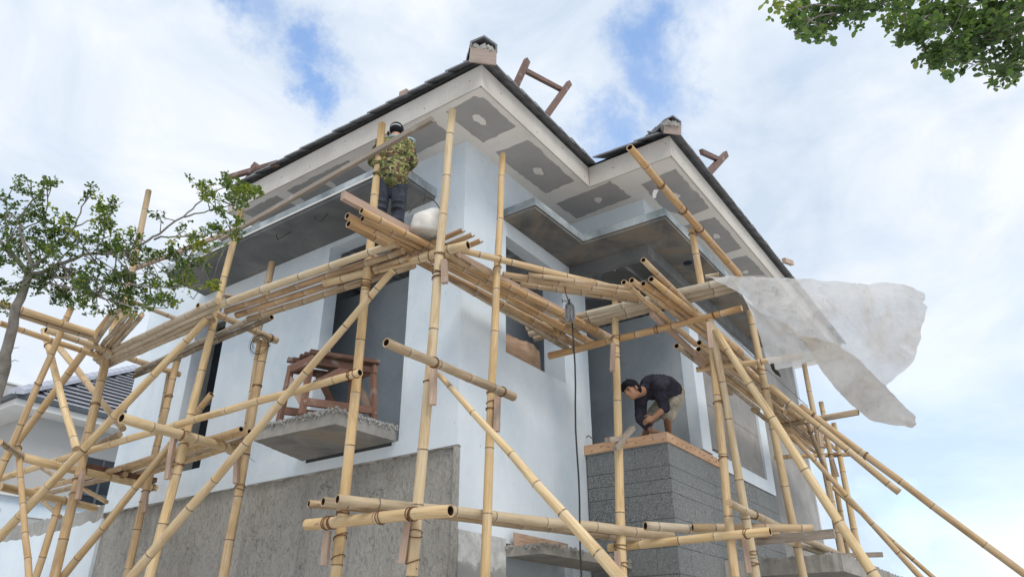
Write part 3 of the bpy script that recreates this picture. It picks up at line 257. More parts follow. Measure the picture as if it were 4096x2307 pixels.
# ------------------------------------------------------------------ materials
class MT:
    def __init__(s, name, rough=.8, spec=.3):
        s.m = bpy.data.materials.new(name); s.m.use_nodes = True; s.t = s.m.node_tree; s.t.nodes.clear()
        s.o = s.n('ShaderNodeOutputMaterial'); s.b = s.n('ShaderNodeBsdfPrincipled'); s.l(s.b.outputs[0], s.o.inputs[0])
        s.b.inputs['Roughness'].default_value = rough; s.b.inputs['Specular IOR Level'].default_value = spec
        s._c = None
    def n(s, t, **k):
        x = s.t.nodes.new(t)
        for a, b in k.items(): setattr(x, a, b)
        return x
    def l(s, a, b): s.t.links.new(a, b)
    def obj(s):
        if s._c is None:
            g = s.n('ShaderNodeNewGeometry'); s._c = g.outputs['Position']
        return s._c
    def map(s, sc=(1, 1, 1), loc=(0, 0, 0), src=None):
        m = s.n('ShaderNodeMapping'); m.inputs['Scale'].default_value = sc; m.inputs['Location'].default_value = loc
        s.l(src or s.obj(), m.inputs['Vector']); return m.outputs[0]
    def noise(s, scale, detail=4, rough=.55, vec=None, dist=0.0, col=False):
        x = s.n('ShaderNodeTexNoise'); x.inputs['Scale'].default_value = scale; x.inputs['Detail'].default_value = detail
        x.inputs['Roughness'].default_value = rough; x.inputs['Distortion'].default_value = dist
        s.l(vec or s.obj(), x.inputs['Vector']); return x.outputs['Color' if col else 'Fac']
    def rng(s, v, a, b, c=0., d=1.):
        x = s.n('ShaderNodeMapRange'); s.l(v, x.inputs['Value'])
        for k, q in zip(('From Min', 'From Max', 'To Min', 'To Max'), (a, b, c, d)): x.inputs[k].default_value = q
        return x.outputs[0]
    def mth(s, op, a, b=None):
        x = s.n('ShaderNodeMath', operation=op)
        for i, v in enumerate((a, b)):
            if v is None: continue
            if isinstance(v, (int, float)): x.inputs[i].default_value = v
            else: s.l(v, x.inputs[i])
        return x.outputs[0]
    def mix(s, f, a, b, mode='MIX'):
        x = s.n('ShaderNodeMix', data_type='RGBA', blend_type=mode)
        for k, v in (('Factor', f), ('A', a), ('B', b)):
            if isinstance(v, (int, float)): x.inputs[k].default_value = v
            elif isinstance(v, tuple): x.inputs[k].default_value = v if len(v) == 4 else (*v, 1)
            else: s.l(v, x.inputs[k])
        return x.outputs['Result']
    def ramp(s, v, stops):
        x = s.n('ShaderNodeValToRGB'); s.l(v, x.inputs[0]); e = x.color_ramp.elements
        e[0].position, e[0].color = stops[0][0], (*stops[0][1], 1); e[1].position, e[1].color = stops[-1][0], (*stops[-1][1], 1)
        for p, c in stops[1:-1]:
            q = e.new(p); q.color = (*c, 1)
        return x.outputs[0]
    def color(s, c):
        if isinstance(c, tuple): s.b.inputs['Base Color'].default_value = (*c, 1)
        else: s.l(c, s.b.inputs['Base Color'])
    def bump(s, h, strength=.3, dist=.01):
        x = s.n('ShaderNodeBump'); x.inputs['Strength'].default_value = strength; x.inputs['Distance'].default_value = dist
        s.l(h, x.inputs['Height']); s.l(x.outputs[0], s.b.inputs['Normal'])
    def rnd(s): return s.n('ShaderNodeObjectInfo').outputs['Random']

def plain(name, c, rough=.8, spec=.3, var=.25, scale=6, bump=.15, bs=40, bd=.004):
    m = MT(name, rough, spec)
    lo = tuple(x * (1 - var) for x in c); hi = tuple(min(1, x * (1 + var)) for x in c)
    m.color(m.ramp(m.noise(scale, 6, .6), [(.3, lo), (.5, c), (.7, hi)]))
    if bump: m.bump(m.noise(bs, 4), bump, bd)
    return m.m

def mat_white_wall():
    m = MT('white_putty_wall', .75, .25)
    n1 = m.noise(.9, 5, .6); n2 = m.noise(3.2, 6, .65, m.map((1, 1, .22)), .4); n3 = m.noise(9, 5, .6, m.map((1, 1, .25), (4, 2, 1)))
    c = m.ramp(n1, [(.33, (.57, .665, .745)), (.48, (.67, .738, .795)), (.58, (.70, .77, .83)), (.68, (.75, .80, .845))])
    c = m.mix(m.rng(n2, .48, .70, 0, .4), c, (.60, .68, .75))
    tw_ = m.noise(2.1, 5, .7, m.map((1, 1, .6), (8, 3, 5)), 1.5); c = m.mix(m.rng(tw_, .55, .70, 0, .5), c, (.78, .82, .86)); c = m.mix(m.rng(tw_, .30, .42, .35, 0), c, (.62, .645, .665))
    c = m.mix(m.rng(n3, .66, .80, 0, .2), c, (.56, .58, .59))
    sp = m.noise(38, 2, .5, m.map((1, 1, .35), (7, 1, 3)))
    c = m.mix(m.rng(sp, .71, .75, 0, .6), c, (.38, .37, .35))
    dr = m.noise(1, 5, .7, m.map((16, 16, .55), (1, 6, 2))); c = m.mix(m.mth('MULTIPLY', m.rng(dr, .60, .72), m.rng(n1, .42, .6, 0, .35)), c, (.52, .55, .565))
    m.color(c)
    m.bump(m.noise(26, 5), .10, .006)
    return m.m
def mat_raw_plaster():
    m = MT('raw_cement_plaster', .95, .1)
    n1 = m.noise(1.3, 6, .65, m.map((1, 1, .5)), .5)
    c = m.ramp(n1, [(.3, (.29, .278, .25)), (.48, (.40, .385, .355)), (.7, (.49, .475, .44))])
    n2 = m.noise(15, 7, .75, m.map((1.5, 1.5, .8)), 1.5)
    c = m.mix(m.rng(n2, .50, .62, 0, .7), c, (.19, .18, .16))
    st_ = m.noise(5, 5, .65, m.map((1, 1, .12), (2, 5, 1)), .3); c = m.mix(m.rng(st_, .52, .72, 0, .5), c, (.20, .195, .185))
    v = m.n('ShaderNodeTexVoronoi', feature='DISTANCE_TO_EDGE'); v.inputs['Scale'].default_value = 4.2; v.inputs['Randomness'].default_value = 1
    wv = m.n('ShaderNodeVectorMath', operation='ADD'); sc = m.n('ShaderNodeVectorMath', operation='SCALE'); sc.inputs['Scale'].default_value = .35
    m.l(m.noise(4, 4, .6, col=True), sc.inputs[0]); m.l(m.obj(), wv.inputs[0]); m.l(sc.outputs[0], wv.inputs[1]); m.l(wv.outputs[0], v.inputs['Vector'])
    crack = m.mth('MULTIPLY', m.rng(v.outputs['Distance'], .0, .008, 1, 0), m.rng(m.noise(1.6, 3), .52, .60))
    c = m.mix(m.mth('MULTIPLY', crack, .45), c, (.09, .085, .08))
    m.color(c)
    h = m.mth('SUBTRACT', m.noise(30, 5, .65, m.map((1.3, 1.3, .7))), m.mth('MULTIPLY', crack, .6))
    m.bump(h, .9, .03)
    return m.m
def mat_cement(name, lo, mid, hi, tan=None, bump=.35):
    m = MT(name, .9, .15)
    n1 = m.noise(1.5, 7, .62, None, .7); n2 = m.noise(7, 5, .6)
    c = m.ramp(n1, [(.33, lo), (.5, mid), (.66, hi)])
    if tan: c = m.mix(m.rng(m.noise(1.1, 5, .6, m.map((1, 1, 1), (5, 3, 1)), 1.0), .45, .6), c, tan)
    c = m.mix(m.rng(n2, .55, .7, 0, .3), c, tuple(x * .7 for x in mid))
    m.color(c); m.bump(m.noise(45, 5), bump, .006)
    return m.m
def mat_wood(name, lo, mid, hi, rough=.75, grain=14, vary=.25):
    m = MT(name, rough, .25)
    tcn = m.n('ShaderNodeTexCoord'); uv = tcn.outputs['UV']
    g = m.noise(1.0, 6, .65, m.map((grain * 6, 3.0, 1), src=uv), 1.2); g2 = m.noise(1.0, 3, .5, m.map((7, 1.1, 1), (2, 1, 0), src=uv), .8)
    c = m.ramp(g, [(.32, lo), (.5, mid), (.68, hi)])
    c = m.mix(m.rng(g2, .5, .72, 0, .45), c, tuple(x * .62 for x in lo))
    r = m.rnd(); c = m.mix(m.mth('MULTIPLY', r, vary * 2), c, tuple(x * .7 for x in mid))
    s_ = m.noise(6, 4, .6); c = m.mix(m.rng(s_, .58, .72, 0, .5), c, (.42, .40, .37))
    m.color(c); m.bump(g, .35, .003)
    return m.m
def mat_bamboo(name, lo, mid, hi, stain, grime):
    m = MT(name, .6, .22)
    tcn = m.n('ShaderNodeTexCoord'); uv = tcn.outputs['UV']; r = m.rnd()
    off = m.n('ShaderNodeCombineXYZ'); m.l(m.mth('MULTIPLY', r, 37.0), off.inputs[0]); m.l(m.mth('MULTIPLY', r, 91.0), off.inputs[1])
    ad = m.n('ShaderNodeVectorMath', operation='ADD'); m.l(uv, ad.inputs[0]); m.l(off.outputs[0], ad.inputs[1]); src = ad.outputs[0]
    fib = m.noise(1, 4, .6, m.map((26, 1.6, 1), src=src), .2); blot = m.noise(1, 6, .62, m.map((3.0, 2.2, 1), (3, 8, 0), src=src), .6)
    c = m.ramp(fib, [(.28, lo), (.5, mid), (.72, hi)])
    c = m.mix(m.rng(r, 0, 1, 0, .6), c, tuple(x * y for x, y in zip(mid, (.80, .71, .60))))
    r2 = m.mth('FRACT', m.mth('MULTIPLY', r, 7.31)); c = m.mix(m.rng(r2, .55, 1, 0, .5), c, (.46, .42, .33))
    c = m.mix(m.rng(blot, .52 - grime * .12, .70 - grime * .06, 0, .45 + grime * .45), c, stain)
    fine = m.noise(1, 3, .6, m.map((60, 5.5, 1), (9, 2, 0), src=src)); c = m.mix(m.rng(fine, .63, .71, 0, .7), c, tuple(x * .45 for x in stain))
    pale = m.noise(1, 5, .6, m.map((4, 1.3, 1), (14, 3, 0), src=src), .5); c = m.mix(m.rng(pale, .55, .72, 0, .45), c, (.66, .57, .44))
    at = m.n('ShaderNodeAttribute', attribute_name='node')
    nd = m.mth('MULTIPLY', at.outputs['Fac'], m.rng(m.noise(1, 3, .6, m.map((5, 30, 1), src=src)), .3, .55, .35, 1))
    c = m.mix(m.rng(nd, .25, .85, 0, .85), c, (.095, .058, .038))
    pl_ = m.n('ShaderNodeAttribute', attribute_name='bloom'); c = m.mix(m.mth('MULTIPLY', pl_.outputs['Fac'], .28), c, (.62, .56, .47))
    m.color(c); m.bump(fib, .25, .002)
    m.l(m.rng(blot, .4, .7, .5, .8), m.b.inputs['Roughness'])
    return m.m
M = {}
M['white'] = mat_white_wall(); M['raw'] = mat_raw_plaster()
def mat_base():
    m = MT('grey_cement_with_putty_smear', .9, .15)
    c = m.ramp(m.noise(1.5, 7, .62, None, .7), [(.33, (.22, .225, .225)), (.5, (.275, .28, .275)), (.66, (.33, .33, .32))])
    sx = m.n('ShaderNodeSeparateXYZ'); m.l(m.obj(), sx.inputs[0])
    edge = m.mth('ADD', sx.outputs['Z'], m.mth('MULTIPLY', m.noise(5, 6, .65, None, .8), .5))
    c = m.mix(m.rng(edge, 2.60, 2.66, 0, .8), c, m.ramp(m.noise(7, 6, .7), [(.35, (.36, .365, .365)), (.65, (.66, .67, .67))]))
    m.color(c); m.bump(m.noise(40, 5), .3, .006); return m.m
M['base'] = mat_base()
M['cement'] = mat_cement('smooth_cement', (.17, .175, .175), (.24, .245, .24), (.31, .31, .30))
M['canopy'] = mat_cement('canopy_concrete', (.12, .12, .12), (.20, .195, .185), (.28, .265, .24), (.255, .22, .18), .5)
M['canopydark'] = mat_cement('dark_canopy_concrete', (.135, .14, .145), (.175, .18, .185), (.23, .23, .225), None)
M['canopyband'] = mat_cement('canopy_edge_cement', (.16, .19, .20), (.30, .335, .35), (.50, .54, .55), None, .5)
M['slab'] = mat_cement('rough_concrete', (.22, .21, .195), (.32, .305, .28), (.42, .40, .37), None, .8)
M['mortar'] = mat_cement('crumbled_mortar', (.24, .235, .225), (.36, .35, .33), (.48, .47, .45), None, 1.0)
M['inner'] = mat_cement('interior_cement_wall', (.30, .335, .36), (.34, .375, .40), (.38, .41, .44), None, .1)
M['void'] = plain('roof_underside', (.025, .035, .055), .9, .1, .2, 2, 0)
M['channel'] = plain('galvanised_channel', (.50, .53, .56), .5, .4, .15, 8, 0)
def mat_compound():
    m = MT('joint_compound', .85, .15)
    c = m.ramp(m.noise(2.2, 6, .6, None, .5), [(.3, (.73, .695, .65)), (.5, (.80, .765, .725)), (.7, (.84, .81, .775))])
    m.color(c); m.bump(m.noise(24, 4), .12, .004); return m.m
M['compound'] = mat_compound()
M['gypsum'] = plain('bare_gypsum_board', (.40, .39, .385), .9, .1, .09, 3, .05)
def mat_fascia():
    m = MT('wood_grain_fascia_board', .8, .2)
    tcn = m.n('ShaderNodeTexCoord'); uv = tcn.outputs['UV']
    w = m.n('ShaderNodeTexWave', wave_type='BANDS', bands_direction='Y'); w.inputs['Scale'].default_value = 13; w.inputs['Distortion'].default_value = 9; w.inputs['Detail'].default_value = 4; w.inputs['Detail Scale'].default_value = .8
    m.l(m.map((.55, 1, 1), src=uv), w.inputs['Vector'])
    c = m.ramp(m.noise(1.6, 5, .6), [(.3, (.51, .475, .435)), (.55, (.58, .545, .50)), (.7, (.64, .61, .57))])
    c = m.mix(m.rng(w.outputs['Fac'], .0, .45, .30, 0), c, (.33, .29, .25)); m.color(c); m.bump(w.outputs['Fac'], .35, .003); return m.m
M['fascia'] = mat_fascia()
M['tile'] = plain('slate_grey_roof_tile', (.20, .205, .22), .6, .35, .35, 9, .3, 60)
M['tilefar'] = plain('dark_glazed_roof_tile', (.36, .37, .43), .22, .8, .12, 4, .05)
M['gutter'] = plain('dark_grey_gutter', (.07, .085, .095), .5, .4, .12, 4, 0)
def mat_granite():
    m = MT('speckled_granite', .7, .3)
    sp = m.noise(64, 3, .7, None, 1.6); sp2 = m.noise(95, 2, .6); big = m.noise(1.4, 5, .6, None, .4)
    c = m.ramp(sp, [(.42, (.07, .076, .076)), (.5, (.155, .165, .164)), (.57, (.33, .34, .335))])
    c = m.mix(m.rng(big, .4, .66, 0, .55), c, (.20, .215, .22))
    c = m.mix(m.rng(m.rnd(), 0, 1, 0, .22), c, (.26, .27, .27))
    m.color(m.mix(m.rng(sp2, .55, .65, 0, .25), c, (.08, .085, .085))); m.bump(sp, .2, .003); return m.m
M['granite'] = mat_granite(); M['joint_shade'] = plain('dark_joint_and_shade', (.06, .062, .064), .95, .1, .1, 5, 0)  # joint colour; also painted shade between neighbour's tiles and under the balcony slab
M['board'] = mat_cement('grey_cement_board', (.25, .245, .24), (.31, .30, .29), (.37, .36, .345), None, .25)
M['fresh'] = mat_bamboo('pale_bamboo', (.46, .305, .145), (.655, .485, .265), (.76, .62, .41), (.34, .205, .095), .3)
M['honey'] = mat_bamboo('honey_bamboo', (.40, .235, .105), (.545, .345, .165), (.67, .475, .26), (.24, .13, .06), .45)
M['tan'] = mat_bamboo('tan_bamboo', (.42, .28, .145), (.55, .39, .215), (.67, .51, .315), (.27, .17, .09), .35)
M['brown'] = mat_bamboo('brown_bamboo', (.30, .18, .085), (.43, .275, .14), (.55, .385, .215), (.12, .07, .04), .7)
M['aged'] = mat_bamboo('weathered_bamboo', (.29, .21, .13), (.41, .31, .20), (.53, .425, .29), (.16, .11, .07), .65)
M['grey'] = mat_bamboo('dusty_grey_bamboo', (.38, .31, .235), (.50, .425, .33), (.61, .535, .44), (.29, .225, .16), .4)
M['dark'] = mat_bamboo('dark_old_bamboo', (.13, .098, .07), (.21, .165, .12), (.31, .255, .195), (.08, .058, .04), .6)
M['hollow'] = plain('hollow_bamboo_inside', (.05, .033, .022), .95, .1, .3, 30, 0)
M['cut'] = plain('sawn_bamboo_end', (.46, .33, .20), .8, .2, .25, 60, 0)
M['wire'] = plain('rusty_binding_wire', (.15, .06, .026), .7, .3, .4, 50, 0)
M['plank'] = mat_wood('pinkish_plank', (.34, .225, .165), (.47, .335, .255), (.58, .44, .35))
M['oldwood'] = mat_wood('grey_weathered_plank', (.22, .175, .14), (.33, .275, .225), (.44, .385, .33))
M['darkwood'] = mat_wood('dark_reddish_timber', (.085, .042, .03), (.15, .082, .058), (.23, .135, .10))
M['redwood'] = mat_wood('reddish_brown_timber', (.19, .095, .066), (.27, .150, .108), (.36, .215, .16))
M['rooftimber'] = mat_wood('dark_roof_timber', (.13, .075, .06), (.19, .12, .098), (.26, .175, .145))
M['endboard'] = mat_wood('greyed_end_board', (.33, .26, .225), (.43, .345, .30), (.52, .44, .39))
M['ply'] = mat_wood('orange_formwork_ply', (.50, .285, .16), (.62, .385, .235), (.70, .47, .31), .7, 5, .1)
M['sheet'] = mat_wood('frayed_plywood', (.36, .22, .145), (.50, .34, .24), (.62, .46, .34), .8, 4)
M['ground'] = plain('pale_bounce_ground', (.64, .62, .59), .95, .1, .2, .5, .4, 6, .03)  # unseen ground made very pale to bounce light up to the soffit
M['black'] = plain('black_rubber', (.018, .018, .02), .5, .4, .2, 10, 0)
M['greymetal'] = plain('worn_grey_metal', (.16, .165, .17), .5, .5, .35, 30, .1)
M['rebar'] = plain('bent_rebar', (.06, .05, .045), .7, .3, .3, 30, 0)
M['jerry'] = plain('scuffed_white_plastic', (.60, .58, .54), .5, .4, .18, 12, .3, 30, .01)
M['rag'] = plain('white_rag', (.72, .71, .68), .9, .1, .1, 10, .2)
M['glass'] = plain('dark_window_glass', (.012, .017, .024), .12, .5, .1, 3, 0)
M['offwhite'] = plain('off_white_paint', (.66, .655, .64), .8, .2, .05, 1.5, .05)
M['shadewall'] = plain('grey_and_shaded_wall', (.44, .435, .425), .85, .2, .05, 1.2, .05)  # plain grey; on the neighbour's wall its shade is put into this colour
M['bark'] = plain('smooth_grey_bark', (.235, .215, .19), .9, .15, .35, 14, .6, 30, .01)
M['skin'] = plain('tanned_skin', (.33, .175, .105), .55, .35, .1, 8, .1, 80, .002)
M['skin2'] = plain('paler_skin', (.45, .27, .19), .55, .35, .1, 8, .1, 80, .002)  # paler skin tone of the worker on the top deck
M['hair'] = plain('black_hair', (.010, .010, .013), .75, .15, .4, 60, .5, 120, .004)
M['navy'] = plain('dark_navy_cotton', (.036, .034, .048), .9, .1, .55, 9, .9, 16, .03)
M['khaki'] = plain('dusty_khaki_cotton', (.38, .34, .27), .9, .1, .4, 9, .9, 16, .03)
M['denim'] = plain('faded_black_denim', (.05, .056, .072), .9, .15, .6, 7, .8, 14, .03)
M['cap'] = plain('black_cap_cloth', (.028, .028, .036), .85, .2, .2, 20, .2)
M['teal'] = plain('teal_patch_cloth', (.05, .085, .09), .9, .1, .2, 12, .3)
M['collar'] = plain('blue_grey_collar_cloth', (.30, .41, .44), .9, .1, .15, 12, .3)
M['print'] = plain('teal_print', (.09, .25, .30), .9, .1, .3, 60, 0)
M['lettering'] = plain('pale_lettering', (.55, .58, .60), .9, .1, .1, 60, 0)
def mat_camo():
    m = MT('camouflage_cloth', .9, .1)
    a = m.noise(13, 3, .55, None, 1.5); b = m.noise(14, 3, .55, m.map((1, 1, 1), (5, 9, 2)), 1.5); d = m.noise(17, 3, .5, m.map((1, 1, 1), (1, 3, 8)), 1.2)
    c = m.mix(m.rng(a, .48, .50), (.235, .225, .09), (.10, .125, .045))
    c = m.mix(m.rng(b, .53, .55), c, (.125, .07, .05)); c = m.mix(m.rng(d, .57, .59), c, (.028, .028, .026))
    c = m.mix(m.rng(m.noise(17, 3, .5, m.map((1, 1, 1), (8, 1, 4)), 1.5), .59, .61), c, (.40, .38, .21))
    m.color(c); m.bump(m.noise(14, 4, .6), .6, .02); return m.m
M['camo'] = mat_camo()
def mat_leaf(name, lo, mid, hi):
    m = MT(name, .42, .45)
    at = m.n('ShaderNodeAttribute', attribute_name='tint')
    c = m.ramp(at.outputs['Fac'], [(0, lo), (.55, mid), (.9, hi), (1.0, (hi[0] * 1.6, hi[1] * 1.15, hi[2]))])
    m.color(c)
    tr = m.n('ShaderNodeBsdfTranslucent'); m.l(m.mix(.5, c, (.16, .24, .03), 'MIX'), tr.inputs['Color'])
    mx = m.n('ShaderNodeMixShader'); mx.inputs[0].default_value = .48; m.l(m.b.outputs[0], mx.inputs[1]); m.l(tr.outputs[0], mx.inputs[2]); m.l(mx.outputs[0], m.o.inputs[0])
    return m.m
M['leaf'] = mat_leaf('small_green_leaves', (.024, .046, .018), (.07, .125, .032), (.27, .36, .05))
M['leafR'] = mat_leaf('rounded_green_leaves', (.035, .07, .03), (.085, .16, .05), (.19, .31, .08))
def mat_tarp(name, c0, c1, lo, hi, see):
    m = MT(name, .42, .4)
    d1 = m.noise(1.7, 6, .65, None, .8); d2 = m.noise(8, 5, .7); d3 = m.noise(17, 4, .7, None, 2.0)
    c = m.mix(m.rng(d1, lo, hi, 0, .7), c0, c1); c = m.mix(m.rng(d2, .60, .72, 0, .5), c, (.42, .36, .30)); c = m.mix(m.rng(d3, .66, .74, 0, .3), c, (.34, .30, .26))
    m.color(c); h = m.mth('ADD', m.noise(11, 6, .65, None, 1.6), m.noise(34, 3)); m.bump(h, .7, .02)
    tr = m.n('ShaderNodeBsdfTranslucent'); m.l(c, tr.inputs['Color']); tp = m.n('ShaderNodeBsdfTransparent'); tp.inputs[0].default_value = (.95, .96, .97, 1)
    a = m.n('ShaderNodeMixShader'); a.inputs[0].default_value = .68; m.l(m.b.outputs[0], a.inputs[1]); m.l(tr.outputs[0], a.inputs[2])
    b = m.n('ShaderNodeMixShader'); m.l(m.rng(d1, .4, .66, see, see * .4), b.inputs[0]); m.l(a.outputs[0], b.inputs[1]); m.l(tp.outputs[0], b.inputs[2]); m.l(b.outputs[0], m.o.inputs[0])
    return m.m
M['tarp'] = mat_tarp('dirty_translucent_plastic', (.88, .88, .88), (.66, .56, .45), .57, .74, .34)
M['tarpdirty'] = mat_tarp('muddy_doubled_plastic', (.72, .68, .62), (.52, .43, .34), .46, .68, .14)
M['soot'] = plain('sooty_knot', (.05, .04, .03), .9, .1, .3, 30, 0)

# ------------------------------------------------------------------ object helpers
WL = {}
def link(o, parent, loc):
    COL.objects.link(o); loc = Vector(loc); WL[o.name] = loc
    if parent is not None: o.parent = parent; o.location = loc - WL[parent.name]
    else: o.location = loc
    return o
def tag(o, label=None, cat=None, group=None, kind=None):
    for k, v in (('label', label), ('category', cat), ('group', group), ('kind', kind)):
        if v: o[k] = v
    return o
def thing(name, label, cat, loc=(0, 0, 0), group=None):
    return tag(link(bpy.data.objects.new(name, None), None, loc), label, cat, group)
class MB:
    """collects polygons in world space; uv per corner and a material index per face"""
    def __init__(s): s.v = []; s.f = []; s.uv = []; s.mi = []; s.sm = []; s.at = {}
    def face(s, ids, uv=None, mi=0, sm=False): s.f.append(tuple(ids)); s.uv.append(uv); s.mi.append(mi); s.sm.append(sm)
    def add(s, p): s.v.append(tuple(p)); return len(s.v) - 1
    def box(s, a, b, mi=0):
        (x0, y0, z0), (x1, y1, z1) = a, b
        s.hexa([Vector(p) for p in ((x0, y0, z0), (x1, y0, z0), (x1, y1, z0), (x0, y1, z0), (x0, y0, z1), (x1, y0, z1), (x1, y1, z1), (x0, y1, z1))], mi); return s
    def hexa(s, P, mi=0):
        o = len(s.v); s.v += [tuple(p) for p in P]
        dims = [(P[1] - P[0]).length, (P[3] - P[0]).length, (P[4] - P[0]).length]; L = dims.index(max(dims))
        ox, oy = random.random() * 5, random.random() * 5
        for q, (ua, va) in (((0, 3, 2, 1), (1, 0)), ((4, 5, 6, 7), (0, 1)), ((0, 1, 5, 4), (0, 2)), ((1, 2, 6, 5), (1, 2)), ((2, 3, 7, 6), (0, 2)), ((3, 0, 4, 7), (1, 2))):
            uu = [(0, 0), (1, 0), (1, 1), (0, 1)]; du, dv = dims[ua], dims[va]
            uv = [(a * du, b * dv) for a, b in uu]
            if ua == L: uv = [(b, a) for a, b in uv]
            s.face([o + i for i in q], [(ox + a, oy + b) for a, b in uv], mi)
    def bar(s, p, q, w, h, up=(0, 0, 1), mi=0):
        p, q = Vector(p), Vector(q); d = (q - p).normalized(); up = Vector(up)
        sd_ = d.cross(up)
        if sd_.length < 1e-4: sd_ = d.cross(Vector((1, 0, 0)))
        sd_.normalize(); u = sd_.cross(d).normalized(); a = sd_ * w / 2; b = u * h / 2
        s.hexa([p - a - b, q - a - b, q + a - b, p + a - b, p - a + b, q - a + b, q + a + b, p + a + b], mi); return s
    def prism(s, poly, z0, z1, mi=0, mis=None):
        n = len(poly); o = len(s.v)
        s.v += [(x, y, z0) for x, y in poly] + [(x, y, z1) for x, y in poly]
        s.face(list(range(o + n - 1, o - 1, -1)), [(poly[i][1], poly[i][0]) for i in range(n - 1, -1, -1)], mi); s.face(list(range(o + n, o + 2 * n)), [(y, x) for x, y in poly], mi)
        for i in range(n):
            j = (i + 1) % n; L = (Vector(poly[i]) - Vector(poly[j])).length
            s.face([o + i, o + j, o + n + j, o + n + i], [(0, 0), (0, L), (z1 - z0, L), (z1 - z0, 0)], mi if mis is None else mis)
        return s
    def tube(s, pts, radii, n=8, mi=0, cap=True, close=False):
        pts = [Vector(p) for p in pts]; rings = []; ref = None; acc = 0; N = len(pts)
        for i, p in enumerate(pts):
            d = (pts[min(i + 1, N - 1)] - pts[max(i - 1, 0)])
            if close: d = pts[(i + 1) % N] - pts[(i - 1) % N]
            d = d.normalized() if d.length > 1e-9 else Vector((0, 0, 1))
            if ref is None:
                ref = Vector((0, 0, 1)) if abs(d.z) < .9 else Vector((1, 0, 0))
            a = d.cross(ref)
            if a.length < 1e-4: a = d.cross(Vector((.3, .8, .5)))
            a.normalize(); b = d.cross(a).normalized(); ref = a.cross(d)
            r_ = radii[i] if isinstance(radii, (list, tuple)) else radii
            if i: acc += (pts[i] - pts[i - 1]).length
            rings.append(([s.add(p + (a * cos(2 * pi * k / n) + b * sin(2 * pi * k / n)) * r_) for k in range(n)], acc))
        rr = list(zip(rings, rings[1:])) + ([(rings[-1], rings[0])] if close else [])
        for (A, la), (B, lb) in rr:
            for k in range(n):
                k2 = (k + 1) % n
                s.face([A[k], A[k2], B[k2], B[k]], [(k / n, la), ((k + 1) / n, la), ((k + 1) / n, lb), (k / n, lb)], mi, True)
        if cap and not close:
            s.face(rings[0][0][::-1], None, mi); s.face(rings[-1][0], None, mi)
        return s
    def build(s, name, mats, parent=None, origin=None, **tags):
        mats = mats if isinstance(mats, (list, tuple)) else [mats]
        if origin is None:
            n = len(s.v); origin = Vector((sum(p[0] for p in s.v) / n, sum(p[1] for p in s.v) / n, min(p[2] for p in s.v)))
        origin = Vector(origin)
        me = bpy.data.meshes.new(name); me.from_pydata([tuple(Vector(p) - origin) for p in s.v], [], s.f)
        for m in mats: me.materials.append(M[m] if isinstance(m, str) else m)
        me.polygons.foreach_set('material_index', s.mi); me.polygons.foreach_set('use_smooth', s.sm)
        if any(u is not None for u in s.uv):
            ul = me.uv_layers.new(name='UVMap'); flat = []
            for f, u in zip(s.f, s.uv):
                for i in range(len(f)): flat += list(u[i]) if u else [0, 0]
            ul.data.foreach_set('uv', flat)
        for an, vals in s.at.items():
            a = me.attributes.new(an, 'FLOAT', 'POINT'); a.data.foreach_set('value', vals)
        me.update()
        o = bpy.data.objects.new(name, me); link(o, parent, origin); tag(o, **tags); return o
def copyobj(o, parent, loc, rot=None):
    c = o.copy(); link(c, parent, loc)
    if rot is not None: c.rotation_euler = rot
    return c
def jag(p, q, n, amp):
    """points from p to q with an uneven edge (2-D)"""
    p, q = Vector(p), Vector(q); d = q - p; nn = Vector((-d.y, d.x)).normalized()
    return [tuple(p + d * (i / n) + nn * (random.uniform(-amp, amp) if 0 < i < n else 0)) for i in range(n)]

# ------------------------------------------------------------------ ground
g = MB(); n0 = [g.add(p) for p in ((-300, -300, 0), (300, -300, 0), (300, 300, 0), (-300, 300, 0))]; g.face(n0); g.build('ground', 'ground', kind='structure', origin=(0, 0, 0))

# ------------------------------------------------------------------ the house
H = thing('unfinished_house', 'unfinished two storey white and grey house with wide eaves and concrete canopies', 'house')
ZS = 7.0
# left facade (faces -x): white skin above, recessed raw plaster below
m = MB()
def lw(y0, y1, z0, z1, x0=0.0, x1=.19): m.box((x0, y0, z0), (x1, y1, z1))
lw(0, .77, 3.43, ZS); lw(.77, 2.18, 3.43, 3.58); lw(.77, 2.18, 6.28, ZS); lw(2.18, 2.95, 3.43, ZS); lw(2.95, 4.17, 3.43, 7.36)
lw(4.17, 4.87, 3.43, 3.77); lw(4.17, 4.87, 5.95, 7.36); lw(4.87, 6.28, 3.43, 7.36)
m.build('wall', 'white', H)
m = MB(); m.box((.045, .003, 0), (.19, 6.279, 3.43)); m.build('plaster_panel', 'raw', H)
# ragged lip where the white skin stops
m = MB()
ys = [i * .12 for i in range(53)]
for a, b in zip(ys, ys[1:]):
    d0, d1 = random.uniform(.006, .028), random.uniform(.006, .028)
    m.hexa([Vector(p) for p in ((.004, a, 3.43 - d0), (.05, a, 3.43 - d0), (.05, b, 3.43 - d1), (.004, b, 3.43 - d1), (.004, a, 3.432), (.05, a, 3.432), (.05, b, 3.432), (.004, b, 3.432))])
m.build('plaster_edge', 'slab', H)
m = MB(); m.box((0.045, -.012, 0), (.78, .0, 2.66)); m.build('cement_base', 'base', H)
m = MB(); m.box((.0, .002, 0), (.045, .045, 3.42)); m.build('corner_bead', 'raw', H)
